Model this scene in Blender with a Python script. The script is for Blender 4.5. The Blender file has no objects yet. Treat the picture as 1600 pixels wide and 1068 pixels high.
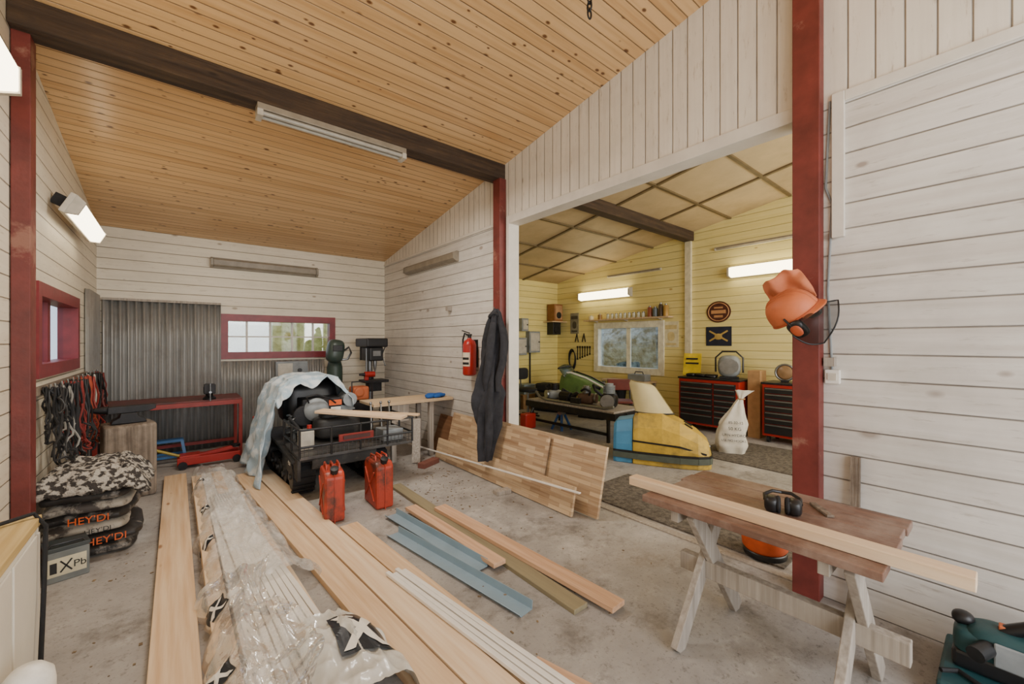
import bpy,bmesh,math,random
from mathutils import Vector,Matrix,Euler,noise
R=math.radians; PI=math.pi; sin=math.sin; cos=math.cos
random.seed(5)
S=bpy.context.scene; C=S.collection
H=1.5; FL=640.; TH=math.atan(525/640); sn,cs=sin(TH),cos(TH)
def ray(u,v):
    a=(u-800)/FL; b=(534-v)/FL
    return Vector((sn+cs*a,cs-sn*a,b))
def WX(u,v,X):
    r=ray(u,v); k=X/r.x; return Vector((X,r.y*k,H+r.z*k))
XL,XR,XR2,XF,YB,YF=-.77,2.95,3.07,7.45,7.27,-2.2
def ceil(y): return 2.97+.165*(7.27-y)
# ---------------------------------------------------------------- materials
def hx(h,k=1):
    h=h.lstrip('#'); o=[]
    for i in (0,2,4):
        c=int(h[i:i+2],16)/255
        o.append(min(1,k*(c/12.92 if c<=.04045 else ((c+.055)/1.055)**2.4)))
    return (*o,1)
def sc_(c,k): return (min(1,c[0]*k),min(1,c[1]*k),min(1,c[2]*k),1)
class G:
    def __init__(s,name):
        s.m=bpy.data.materials.new(name); s.m.use_nodes=True; s.t=s.m.node_tree; s.n=s.t.nodes; s.l=s.t.links; s.p=s.n['Principled BSDF']
    def st(s,sock,v):
        if isinstance(v,bpy.types.NodeSocket): s.l.new(v,sock)
        else: sock.default_value=v
    def N(s,typ,ins={},out=0,**pr):
        n=s.n.new('ShaderNode'+typ)
        for k,v in pr.items(): setattr(n,k,v)
        for k,v in ins.items(): s.st(n.inputs[k],v)
        return n.outputs[out]
    def ma(s,op,a,b=0.,c=0.): return s.N('Math',{0:a,1:b,2:c},operation=op)
    def mix(s,f,a,b,mode='MIX'): return s.N('Mix',{0:f,6:a,7:b},2,data_type='RGBA',blend_type=mode)
    def mr(s,v,a,b,c=0.,d=1.): return s.N('MapRange',{0:v,1:a,2:b,3:c,4:d})
    def comb(s,x,y,z): return s.N('CombineXYZ',{0:x,1:y,2:z})
    def xyz(s,rnd=False):
        v=s.N('TexCoord',{},3)
        if rnd:
            r=s.N('ObjectInfo',{},5); r=s.ma('MULTIPLY',r,31.)
            v=s.N('VectorMath',{0:v,1:s.comb(r,r,r)},operation='ADD')
        n=s.n.new('ShaderNodeSeparateXYZ'); s.l.new(v,n.inputs[0]); s.vec=v
        return n.outputs
    def noise(s,v,scale=5.,detail=3.,rough=.5): return s.N('TexNoise',{'Vector':v,'Scale':scale,'Detail':detail,'Roughness':rough})
    def fin(s,col,rough=.5,metal=0.,bump=None,bs=.3,bd=.01):
        s.st(s.p.inputs['Base Color'],col); s.st(s.p.inputs['Roughness'],rough); s.st(s.p.inputs['Metallic'],metal)
        if bump is not None: s.l.new(s.N('Bump',{'Height':bump,'Strength':bs,'Distance':bd}),s.p.inputs['Normal'])
        return s.m
def planks(name,c1,c2,seam,ac,al,w,sw=.03,knot=None,kd=.3,kr=.16,rough=.55,var=.9,off=0.,rv=.35,dirt=.0,kl=4.,wear=None):
    g=G(name); p=g.xyz(); A=p['xyz'.index(ac)]; L=p['xyz'.index(al)]
    c=g.ma('ADD',g.ma('DIVIDE',A,w),off); i=g.ma('FLOOR',c); f=g.ma('SUBTRACT',c,i)
    rn=g.N('TexWhiteNoise',{'W':i},noise_dimensions='1D')
    e=g.ma('MINIMUM',f,g.ma('SUBTRACT',1.,f)); sm=g.mr(e,0.,sw,1.,0.)
    gr=g.noise(g.comb(g.ma('ADD',g.ma('MULTIPLY',L,1.3),g.ma('MULTIPLY',rn,37.)),g.ma('MULTIPLY',A,30.),g.ma('MULTIPLY',rn,9.)),1.,4.)
    fac=g.ma('ADD',g.mr(gr,.35,.7,0.,var),g.ma('MULTIPLY',g.ma('SUBTRACT',rn,.5),rv))
    col=g.mix(fac,c1,c2)
    if knot:
        v=g.n.new('ShaderNodeTexVoronoi'); g.l.new(g.comb(g.ma('ADD',g.ma('MULTIPLY',L,kl),g.ma('MULTIPLY',rn,51.)),g.ma('MULTIPLY',A,1/w),0.),v.inputs['Vector']); v.inputs['Scale'].default_value=1.
        sp=g.n.new('ShaderNodeSeparateColor'); g.l.new(v.outputs['Color'],sp.inputs[0])
        keep=g.ma('LESS_THAN',sp.outputs[0],kd)
        rad=g.ma('MULTIPLY',g.ma('ADD',sp.outputs[1],.4),kr)
        km=g.ma('MULTIPLY',g.mr(g.ma('DIVIDE',v.outputs['Distance'],rad),.6,1.2,1.,0.),keep)
        col=g.mix(g.ma('MULTIPLY',km,.9),col,knot)
    if dirt:
        dn=g.noise(g.vec,1.7,5.,.65); col=g.mix(g.mr(dn,.46,.74,0.,dirt),col,sc_(c2,.6))
    if wear:
        wn=g.noise(g.comb(g.ma('MULTIPLY',L,5.),g.ma('MULTIPLY',A,34.),i),1.,5.,.7); col=g.mix(g.mr(wn,.58,.7,0.,.65),col,wear)
    wv=g.mr(g.noise(g.comb(g.ma('MULTIPLY',L,2.),i,0.),1.,3.),.35,.65,.5,1.)
    col=g.mix(g.ma('MULTIPLY',sm,wv),col,seam)
    return g.fin(col,rough,0.,g.ma('SUBTRACT',g.ma('MULTIPLY',gr,.12),sm),.6,.014)
def M(name,c,rough=.5,metal=0.,var=.18,sc=9.,bump=.1,c2=None,t=(.55,.7)):
    g=G(name); c=hx(c) if isinstance(c,str) else c; g.xyz(True)
    n=g.noise(g.vec,sc,4.,.6)
    col=g.mix(g.mr(n,.3,.7),sc_(c,1-var),sc_(c,1+var))
    if c2:
        n2=g.noise(g.vec,sc*.45,6.,.7); col=g.mix(g.mr(n2,t[0],t[1]),col,hx(c2))
    n3=g.noise(g.vec,sc*6,3.)
    return g.fin(col,rough,metal,n3,bump,.005)
def W(name,c1,c2,ax='y',k='#6b4020',kd=.25,rough=.6,gs=34.,dirt=None,bs=.25):
    g=G(name); p=g.xyz(True); i='xyz'.index(ax)
    L=p[i]; A=p[(i+1)%3]; B=p[(i+2)%3]
    n=g.noise(g.comb(g.ma('MULTIPLY',L,1.5),g.ma('MULTIPLY',A,gs),g.ma('MULTIPLY',B,gs)),1.,4.,.55)
    col=g.mix(g.mr(n,.3,.72),hx(c1),hx(c2))
    v=g.n.new('ShaderNodeTexVoronoi'); g.l.new(g.comb(g.ma('MULTIPLY',L,3.),g.ma('MULTIPLY',A,9.),g.ma('MULTIPLY',B,9.)),v.inputs['Vector']); v.inputs['Scale'].default_value=1.
    sp=g.n.new('ShaderNodeSeparateColor'); g.l.new(v.outputs['Color'],sp.inputs[0])
    km=g.ma('MULTIPLY',g.mr(v.outputs['Distance'],.07,.15,.8,0.),g.ma('LESS_THAN',sp.outputs[0],kd))
    col=g.mix(km,col,hx(k))
    if dirt: col=g.mix(g.mr(g.noise(g.vec,4.,5.,.7),.42,.66,0.,.8),col,hx(dirt))
    return g.fin(col,rough,0.,n,bs,.006 if bs<.5 else .02)
def EM(name,c,st):
    g=G(name); g.fin(hx(c),.4); g.p.inputs['Emission Color'].default_value=hx(c); g.p.inputs['Emission Strength'].default_value=st
    g.xyz(); return g.m
def glass(name,tint=(.9,.95,1,1),k=.12):
    g=G(name); tr=g.N('BsdfTransparent',{0:tint}); gl=g.N('BsdfGlossy',{0:(1,1,1,1),'Roughness':.03})
    mx=g.N('MixShader',{0:k,1:tr,2:gl}); g.l.new(mx,g.n['Material Output'].inputs[0]); return g.m

mWhiteR=planks('white_boards_right',hx('#d9d4cd'),hx('#c4bcb3'),hx('#443a32'),'z','y',.143,.04,hx('#988a80'),.27,.15,.5,var=.7,rv=.32,dirt=.4,wear=hx('#9f9489'))
mWhiteB=planks('white_boards_back',hx('#e6dcc7'),hx('#d5c9b3'),hx('#5a4b3d'),'z','x',.135,.045,hx('#a3927b'),.1,.12,.5,var=.5,rv=.22,dirt=.28,wear=hx('#ae9e87'))  # warm cream includes the lamplight falling on this wall
mWhiteL=planks('white_boards_left',hx('#e6dcc7'),hx('#d5c9b3'),hx('#5a4b3d'),'z','y',.135,.045,hx('#a3927b'),.1,.12,.5,var=.5,rv=.22,dirt=.28,wear=hx('#ae9e87'))  # same warm cream, lamplight put into the board colour
mWhiteV=planks('white_boards_vertical',hx('#e4dccf'),hx('#d3c9bb'),hx('#291f18'),'y','z',.118,.052,hx('#a3927b'),.08,.12,.5,var=.5,rv=.28,dirt=.3,wear=hx('#a79781'))
mYellow=planks('yellow_boards_far',hx('#f0e19c'),hx('#e3d07c'),hx('#86733e'),'z','y',.135,.045,hx('#b09256'),.1,.13,.5,var=.55,dirt=.18)
mYellowB=planks('yellow_boards_back',hx('#ebda8e'),hx('#dbc86e'),hx('#7e6b36'),'z','x',.135,.045,None,.1,.13,.5,var=.55,dirt=.18)
mPine=planks('pine_ceiling_boards',hx('#d9b27f'),hx('#b98b57'),hx('#3a2210'),'y','x',.09,.06,hx('#52280c'),.92,.145,.28,var=.65,rv=.7,kl=7.)
mPanelB=M('brown_ceiling_panel','#bfa882',.6,0,.12,2.,.05,'#9f875f',(.5,.8))
def concrete():
    g=G('concrete'); g.xyz(); a=g.noise(g.vec,.8,6.,.7); b=g.noise(g.vec,9.,6.,.7); c=g.noise(g.vec,60.,3.)
    col=g.mix(g.mr(a,.3,.7),hx('#918c87'),hx('#b6b0a9')); col=g.mix(g.mr(b,.3,.7,0.,.42),col,hx('#7f7a74'))
    col=g.mix(g.mr(g.noise(g.vec,1.6,7.,.8),.55,.68,0.,.55),col,hx('#c9c3bb'))
    col=g.mix(g.mr(g.noise(g.vec,2.3,7.,.75),.52,.67,0.,.72),col,hx('#5c554e'))
    col=g.mix(g.mr(g.noise(g.vec,.9,8.,.8),.57,.66,0.,.5),col,hx('#7b6c59'))
    col=g.mix(g.mr(g.noise(g.vec,14.,5.,.8),.57,.69,0.,.7),col,hx('#504a43'))
    col=g.mix(g.mr(c,.6,.72,0.,.55),col,hx('#635c55'))
    return g.fin(col,g.mr(a,.3,.7,.5,.8),0.,b,.4,.01)
mConc=concrete()
mRed=M('dark_red_paint','#6c2c26',.5,0,.28,6,.25,'#8d5f50',(.59,.67))
mRedF=M('red_window_paint','#7c262c',.4)
mBeam=W('dark_tarred_beam','#281c14','#57432f','x','#1a100a',.25,.85,24,'#3a2c21',.9)
mTrim=M('white_trim_paint','#d6cfc4',.5,0,.08,6)
mBlack=M('black_paint','#1a1a1c',.4)
mBlackR=M('black_rubber','#17171a',.75,0,.3,20,.3)
mSteel=M('bare_steel','#8d8f90',.35,.9,.15,12)
mDark=M('dark_iron','#2c2b2c',.5,.6,.25,10,.2,'#4b3a2e',(.6,.75))
mRack=M('grey_rack_steel','#4b4a49',.45,.4,.25,12,.2,'#6b625a',(.55,.7))
mGrey=M('grey_plastic','#858a8c',.5)
mCream=M('cream_enamel','#e6e0d2',.35,0,.06,3)
mLampW=M('lamp_housing','#bdb6a8',.45)
mLampOff=M('dull_lamp_cover','#8c8272',.4)
mLit=EM('lit_diffuser','#ffeecb',8.)
mLitB=EM('lit_diffuser_yellow','#ffefc0',9.)
mGlass=glass('window_glass')
mPineP=W('pine_plank','#e0c4a0','#c59e75','y','#824c26',.28)
mPineP2=W('pine_plank_pale','#e6d0b2','#d4b089','y','#8a5830',.2)
mPineX=W('pine_plank_pink','#d6b090','#b98f6d','y','#704224',.25)
mTreat=W('treated_plank','#94886a','#7c7259','y','#5a5038',.2)
mOldW=W('weathered_wood','#9a8b7b','#635649','z','#3a3028',.2,.8,40,'#54463a',.6)
mOldWL=W('weathered_leg_wood','#b6aca0','#857b6f','z','#524637',.2,.75,48,'#978d82')
mTableT=W('worn_red_tabletop','#82604f','#5e4539','y','#3a2219',.15,.5,44,'#9b877a')
mWorkT=W('worktop_wood','#d9c3a2','#b99870','x','#846038',.1)
mWhiteM=M('white_moulding','#e6e0d7',.4,0,.05)
mBlueM=M('blue_grey_flashing','#8ca1ae',.35,.12,.08,5)
mOrange=M('orange_plastic','#c76b40',.55,0,.1,9,.1,'#ab5f3e',(.52,.75))
mJerry=M('red_jerry_paint','#a83a24',.45,.1,.18,8,.2,'#552f24',(.5,.64))
mToolR=M('tool_chest_red','#a3241d',.35,0,.08)
mTeal=M('teal_case','#234a4e',.5)
mYel=M('yellow_gelcoat','#c2a13c',.5,0,.2,6,.15,'#75683f',(.48,.68))
mBlueG=M('blue_gelcoat','#4080a8',.5,0,.15,6,.1,'#42647a',(.52,.7))
mGreen=M('green_gelcoat','#55743c',.55,0,.15,9,.1,'#3d5230',(.55,.75))
mBeige=M('beige_plastic','#cdbf90',.4,0,.1,4)
mClothK=M('black_coverall_cloth','#26262b',.9,0,.4,14,.4)
mPaper=M('white_paper','#e9e4da',.7,0,.04)
mCard=M('cardboard','#ab8458',.8)
mRug=M('worn_rug','#6b6359',.95,0,.35,45,.8,'#4a433b',(.45,.6))
mOrText=M('orange_print','#d95c1e',.6); mBlkText=M('black_print','#1b1b1b',.6)
def corr():
    g=G('galvanised_sheet'); p=g.xyz()
    n=g.noise(g.comb(g.ma('MULTIPLY',p[0],9.),g.ma('MULTIPLY',p[1],9.),g.ma('MULTIPLY',p[2],.8)),1.,5.,.65)
    col=g.mix(g.mr(n,.3,.7),hx('#8e8e8b'),hx('#b5b3af')); n2=g.noise(g.vec,2.6,6.,.7)
    col=g.mix(g.mr(n2,.5,.75,0.,.5),col,hx('#756a5f'))
    return g.fin(col,.38,.5,n2,.05)
mCorr=corr()
def block():
    g=G('staggered_block_wood'); p=g.xyz(True); v=g.comb(p[1],p[2],0.)
    b=g.n.new('ShaderNodeTexBrick'); g.l.new(v,b.inputs['Vector'])
    for k,x in (('Color1',hx('#ccb08b')),('Color2',hx('#8a684a')),('Mortar',hx('#806246')),('Scale',1.),('Mortar Size',.001),('Bias',-.1),('Brick Width',.26),('Row Height',.036)): b.inputs[k].default_value=x
    n=g.noise(g.comb(g.ma('MULTIPLY',p[1],3.),g.ma('MULTIPLY',p[2],60.),p[0]),1.,4.)
    return g.fin(g.mix(g.mr(n,.35,.7,0.,.4),b.outputs[0],hx('#d6c1a4')),.5,0.,n,.1)
mBlock=block()
def spots(name,a,b,sc,th,bump=.6,soft=.04,det=3.):
    g=G(name); g.xyz(); n=g.noise(g.vec,sc,det,.55); n2=g.noise(g.vec,90.,2.)
    return g.fin(g.mix(g.mr(n,th,th+soft),hx(a),hx(b)),.95,0.,n2,bump,.01)
mFur=spots('spotted_fleece','#aaa398','#332e2b',26.,.45,1.,.08)
mBlueC=spots('pale_blue_cloth','#a6bbc8','#d3dadc',9.,.46,.3,.12,5.)
def plastic():
    g=G('clear_wrap'); g.xyz(); n=g.noise(g.vec,4.5,5.,.65); n2=g.noise(g.vec,16.,3.,.55)
    bp=g.N('Bump',{'Height':n2,'Strength':.25,'Distance':.02})
    g.fin(hx('#f6f7f6'),.3); g.l.new(bp,g.p.inputs['Normal'])
    tl=g.N('BsdfTranslucent',{0:(.95,.96,.96,1)}); df=g.N('MixShader',{0:.4,1:g.p.outputs[0],2:tl})
    tr=g.N('BsdfTransparent',{0:(.99,.99,.99,1)}); gl=g.N('BsdfGlossy',{0:(1,1,1,1),'Roughness':.12,'Normal':bp})
    m1=g.N('MixShader',{0:g.mr(n,.4,.66,.12,.64),1:tr,2:df})
    lw_=g.N('LayerWeight',{'Blend':.24,'Normal':bp},0)
    m2=g.N('MixShader',{0:g.mr(lw_,0.,1.,.04,.5),1:m1,2:gl}); g.l.new(m2,g.n['Material Output'].inputs[0]); return g.m
mWrap=plastic(); mMilky=M('milky_wrap','#cfcdc6',.2,0,.1,6,.1,'#e4e2dc',(.5,.6))
def meshm():
    g=G('visor_mesh'); g.fin(hx('#16130f'),.6); p=g.xyz()
    tr=g.N('BsdfTransparent',{0:(1,1,1,1)}); mx=g.N('MixShader',{0:.6,1:tr,2:g.p.outputs[0]}); g.l.new(mx,g.n['Material Output'].inputs[0]); return g.m
mMesh=meshm()
def leafm(name,a,b):
    g=G(name); g.xyz(); n=g.noise(g.vec,3.,6.,.75); return g.fin(g.mix(g.mr(n,.4,.62),hx(a),hx(b)),.8,0.,n,.8,.1)
# ---------------------------------------------------------------- mesh helpers
class MB:
    def __init__(s): s.b=bmesh.new()
    def add(s,vs,fs):
        V=[s.b.verts.new(v) for v in vs]
        for f in fs:
            try: s.b.faces.new([V[i] for i in f])
            except ValueError: pass
        return s
    def box(s,x0,x1,y0,y1,z0,z1):
        return s.add([(x,y,z) for x in (x0,x1) for y in (y0,y1) for z in (z0,z1)],[(0,1,3,2),(4,6,7,5),(0,4,5,1),(2,3,7,6),(0,2,6,4),(1,5,7,3)])
    def ob(s,c,sz,rot=(0,0,0)):
        m=Euler([R(a) for a in rot]).to_matrix(); c=Vector(c)
        return s.add([c+m@Vector((x*sz[0]/2,y*sz[1]/2,z*sz[2]/2)) for x in (-1,1) for y in (-1,1) for z in (-1,1)],[(0,1,3,2),(4,6,7,5),(0,4,5,1),(2,3,7,6),(0,2,6,4),(1,5,7,3)])
    def bar(s,p0,p1,w,t,up=(0,0,1)):
        p0=Vector(p0);p1=Vector(p1);d=(p1-p0).normalized();u=Vector(up);a=d.cross(u).normalized();u=a.cross(d)
        return s.add([p+a*(i*w/2)+u*(j*t/2) for p in (p0,p1) for i in (-1,1) for j in (-1,1)],[(0,1,3,2),(4,6,7,5),(0,4,5,1),(2,3,7,6),(0,2,6,4),(1,5,7,3)])
    def prism(s,poly,d0,d1,ax='y'):
        n=len(poly)
        def pt(p,d): return {'x':(d,p[0],p[1]),'y':(p[0],d,p[1]),'z':(p[0],p[1],d)}[ax]
        vs=[pt(p,d0) for p in poly]+[pt(p,d1) for p in poly]
        return s.add(vs,[tuple(range(n)),tuple(range(n,2*n))]+[(i,(i+1)%n,n+(i+1)%n,n+i) for i in range(n)])
    def tube(s,pts,r,n=8,closed=False):
        pts=[Vector(p) for p in pts]; N=len(pts); vs=[]; nr=None
        for i in range(N):
            a=pts[(i-1)%N] if (closed or i>0) else pts[0]; b=pts[(i+1)%N] if (closed or i<N-1) else pts[-1]
            t=(b-a).normalized()
            if nr is None:
                nr=t.cross(Vector((0,0,1)))
                if nr.length<.1: nr=t.cross(Vector((1,0,0)))
            nr=(nr-t*nr.dot(t)).normalized(); bi=t.cross(nr)
            rr=r[i] if isinstance(r,(list,tuple)) else r
            for k in range(n): vs.append(pts[i]+(nr*cos(2*PI*k/n)+bi*sin(2*PI*k/n))*rr)
        fs=[(i%N*n+k,i%N*n+(k+1)%n,(i+1)%N*n+(k+1)%n,(i+1)%N*n+k) for i in range(N if closed else N-1) for k in range(n)]
        if not closed: fs+=[tuple(range(n)),tuple(range((N-1)*n,N*n))]
        return s.add(vs,fs)
    def cyl(s,p0,p1,r0,r1=None,n=16): return s.tube([p0,p1],[r0,r0 if r1 is None else r1],n)
    def lathe(s,prof,c=(0,0,0),n=20,rot=(0,0,0)):
        m=Euler([R(a) for a in rot]).to_matrix(); c=Vector(c)
        vs=[c+m@Vector((r*cos(2*PI*k/n),r*sin(2*PI*k/n),z)) for r,z in prof for k in range(n)]
        N=len(prof); fs=[(i*n+k,i*n+(k+1)%n,(i+1)*n+(k+1)%n,(i+1)*n+k) for i in range(N-1) for k in range(n)]
        return s.add(vs,fs+[tuple(range(n)),tuple(range((N-1)*n,N*n))])
    def grid(s,f,nu,nv):
        return s.add([f(i/nu,j/nv) for i in range(nu+1) for j in range(nv+1)],[(i*(nv+1)+j,(i+1)*(nv+1)+j,(i+1)*(nv+1)+j+1,i*(nv+1)+j+1) for i in range(nu) for j in range(nv)])
    def sup(s,c,sz,e1=.5,e2=.5,nu=24,nv=12,ns=0,nf=5,rot=(0,0,0),cut=-1):
        m=Euler([R(a) for a in rot]).to_matrix(); c=Vector(c)
        def pw(x,e): return math.copysign(abs(x)**e,x)
        vs=[]
        for j in range(nv+1):
            ph=-PI/2+PI*j/nv
            for i in range(nu):
                th=2*PI*i/nu; p=Vector((pw(cos(ph),e1)*pw(cos(th),e2)*sz[0]/2,pw(cos(ph),e1)*pw(sin(th),e2)*sz[1]/2,max(cut,pw(sin(ph),e1))*sz[2]/2))
                if ns: p=p*(1+ns*noise.noise((c+p)*nf))
                vs.append(c+m@p)
        s.add(vs,[(j*nu+i,j*nu+(i+1)%nu,(j+1)*nu+(i+1)%nu,(j+1)*nu+i) for j in range(nv) for i in range(nu)])
        bmesh.ops.remove_doubles(s.b,verts=s.b.verts,dist=1e-5); return s
    def xf(s,m): bmesh.ops.transform(s.b,matrix=m,verts=s.b.verts); return s
def O(name,mb,mat,par=None,bev=0,sm=False,ab=True,sol=0,sub=0,loc=None,rot=None):
    bm=mb.b
    if par is not None and ab:
        o=par.location.copy()
        if par.parent: o+=par.parent.location
        bmesh.ops.translate(bm,verts=bm.verts,vec=-o)
    bmesh.ops.recalc_face_normals(bm,faces=bm.faces)
    me=bpy.data.meshes.new(name); bm.to_mesh(me); bm.free(); me.materials.append(mat)
    if sm:
        for p in me.polygons: p.use_smooth=True
        if not sub: me.set_sharp_from_angle(angle=R(42))
    o=bpy.data.objects.new(name,me); C.objects.link(o)
    if par: o.parent=par
    if loc: o.location=loc
    if rot: o.rotation_euler=rot
    if bev:
        m=o.modifiers.new('b','BEVEL'); m.width=bev; m.segments=2; m.limit_method='ANGLE'; m.angle_limit=R(40)
    if sol:
        m=o.modifiers.new('s','SOLIDIFY'); m.thickness=sol; m.offset=0
    return o
def tag(o,label,cat,group=None):
    o['label']=label; o['category']=cat
    if group: o['group']=group
    return o
def T(name,label,cat,loc,rotz=0,group=None):
    o=bpy.data.objects.new(name,None); C.objects.link(o); o.location=loc; o.rotation_euler=(0,0,R(rotz)); o.empty_display_size=.1
    return tag(o,label,cat,group)
def ST(name,mb,mat,**k):
    o=O(name,mb,mat,**k); o['kind']='structure'; return o
def one(name,mb,mat,label,cat,group=None,**k):
    vs=mb.b.verts; lo=[min(v.co[i] for v in vs) for i in range(3)]; hi=[max(v.co[i] for v in vs) for i in range(3)]
    c=Vector(((lo[0]+hi[0])/2,(lo[1]+hi[1])/2,lo[2])); bmesh.ops.translate(mb.b,verts=vs,vec=-c)
    return tag(O(name,mb,mat,loc=c,**k),label,cat,group)
def plank(name,label,cat,p0,p1,w,t,mat,z=0,group=None,bev=.003,par=None):
    p0=Vector((p0[0],p0[1],p0[2] if len(p0)>2 else 0)); p1=Vector((p1[0],p1[1],p1[2] if len(p1)>2 else 0)); d=p1-p0; L=d.length
    o=O(name,MB().box(-w/2,w/2,0,L,0,t),mat,bev=bev); o.rotation_euler=d.to_track_quat('Y','Z').to_euler(); o.location=p0+Vector((0,0,z))
    if par: o.parent=par; o.location-=par.location; return o
    return tag(o,label,cat,group)
def text(s,size,mat,par,loc,rot,name='lettering',align='CENTER'):
    cu=bpy.data.curves.new('t','FONT'); cu.body=s; cu.size=size; cu.align_x=align; cu.align_y='CENTER'; cu.extrude=.0008
    o=bpy.data.objects.new('t',cu); C.objects.link(o); bpy.context.view_layer.update()
    me=bpy.data.meshes.new_from_object(o.evaluated_get(bpy.context.evaluated_depsgraph_get())); bpy.data.objects.remove(o)
    me.materials.clear(); me.materials.append(mat); q=bpy.data.objects.new(name,me); C.objects.link(q); q.parent=par
    q.location=loc; q.rotation_euler=[R(a) for a in rot]; return q
def lerp(L,u):
    k=u*(len(L)-1); i=min(int(k),len(L)-2); f=k-i; return [a*(1-f)+b*f for a,b in zip(L[i],L[i+1])]
def hull(secs,par,mat,name,bev=.02,pts=None,sm=True):
    P=pts or [(-1,0),(-1,.3),(-.93,.6),(-.7,.9),(-.3,1),(.3,1),(.7,.9),(.93,.6),(1,.3),(1,0)]
    n=len(P); vs=[(x,w*a,z0+h*b) for x,z0,h,w in secs for a,b in P]; N=len(secs)
    fs=[(i*n+k,i*n+(k+1)%n,(i+1)*n+(k+1)%n,(i+1)*n+k) for i in range(N-1) for k in range(n)]+[tuple(range(n)),tuple(range((N-1)*n,N*n))]
    return O(name,MB().add(vs,fs),mat,par,bev=bev,sm=sm,ab=False)
# ---------------------------------------------------------------- shell
ST('floor',MB().box(-.9,XF+.15,YF-.1,YB+.15,-.12,0),mConc)
def seg(mb,x0,x1,ya,yb,z0,z1=None):
    return mb.prism([(ya,z0),(yb,z0),(yb,ceil(yb)+.02 if z1 is None else z1),(ya,ceil(ya)+.02 if z1 is None else z1)],x0,x1,'x')
lw=(4.33,5.87,1.27,1.9); bw=(.52,2.06,1.28,1.88); fw=(4.36,6.06,.86,1.9)
mb=MB(); seg(mb,XL-.12,XL,YF,lw[0],0); seg(mb,XL-.12,XL,lw[0],lw[1],0,lw[2]); seg(mb,XL-.12,XL,lw[0],lw[1],lw[3]); seg(mb,XL-.12,XL,lw[1],YB+.12,0)
ST('wall_left',mb,mWhiteL)
zc=ceil(YB)+.02
mb=MB().box(XL,bw[0],YB,YB+.12,0,zc).box(bw[1],XR,YB,YB+.12,0,zc).box(bw[0],bw[1],YB,YB+.12,0,bw[2]).box(bw[0],bw[1],YB,YB+.12,bw[3],zc)
ST('wall_back',mb,mWhiteB)
OY0,OY1,OZ=.84,3.64,2.88
mb=MB(); seg(mb,XR,XR2,YF,OY0,0,2.9); seg(mb,XR,XR2,OY1,YB+.12,0,2.9); ST('wall_right',mb,mWhiteR)
mb=MB(); seg(mb,XR,XR2,YF,OY0,2.9); seg(mb,XR,XR2,OY1,YB+.12,2.9); seg(mb,XR,XR2,OY0,OY1,OZ); ST('wall_right_upper',mb,mWhiteV)
mb=MB(); seg(mb,XF,XF+.12,YF,fw[0],0); seg(mb,XF,XF+.12,fw[0],fw[1],0,fw[2]); seg(mb,XF,XF+.12,fw[0],fw[1],fw[3]); seg(mb,XF,XF+.12,fw[1],YB+.12,0)
ST('wall_far',mb,mYellow)
ST('wall_back_side_room',MB().box(XR2,XF,YB,YB+.12,0,zc),mYellowB)
zf=ceil(YF)
mb=MB().box(XL,-.5,YF-.12,YF,0,zf).box(2.7,XF,YF-.12,YF,0,zf).box(-.5,2.7,YF-.12,YF,2.9,zf); ST('wall_front',mb,mWhiteB)
mb=MB().prism([(YF-.1,ceil(YF-.1)),(YB+.15,ceil(YB+.15)),(YB+.15,ceil(YB+.15)+.1),(YF-.1,ceil(YF-.1)+.1)],XL-.15,3.01,'x'); ST('ceiling',mb,mPine)
mb=MB().prism([(YF-.1,ceil(YF-.1)),(YB+.15,ceil(YB+.15)),(YB+.15,ceil(YB+.15)+.1),(YF-.1,ceil(YF-.1)+.1)],3.012,XF+.15,'x'); ST('ceiling_side_room',mb,mPanelB)
mb=MB()
for y in (.3,1.25,2.2,3.1,4.6,5.5,6.4): mb.bar((XR2,y,ceil(y)-.01),(XF,y,ceil(y)-.01),.045,.024)
for x in (3.9,5.1,6.3): mb.bar((x,YF,ceil(YF)-.012),(x,YB,ceil(YB)-.012),.045,.024)
ST('trim_1',mb,M('dark_batten','#6b5a3c',.6))
mb=MB().box(XR-.02,XR2+.01,OY1-.012,OY1+.04,0,OZ+.06).box(XR-.02,XR2+.02,OY0,OY1-.012,OZ-.03,OZ+.06).box(XR-.018,XR,3.83,YB,2.875,2.91)
ST('trim_2',mb,mTrim,bev=.004)
mb=MB().box(XR-.018,XR,YF,.60,2.87,2.93).box(XR-.022,XR,.60,.66,2.1,2.93); ST('trim_3',mb,mTrim,bev=.004)
ST('trim_4',MB().box(2.98,3.05,.85,3.62,0,.008),mOldWL)
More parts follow.
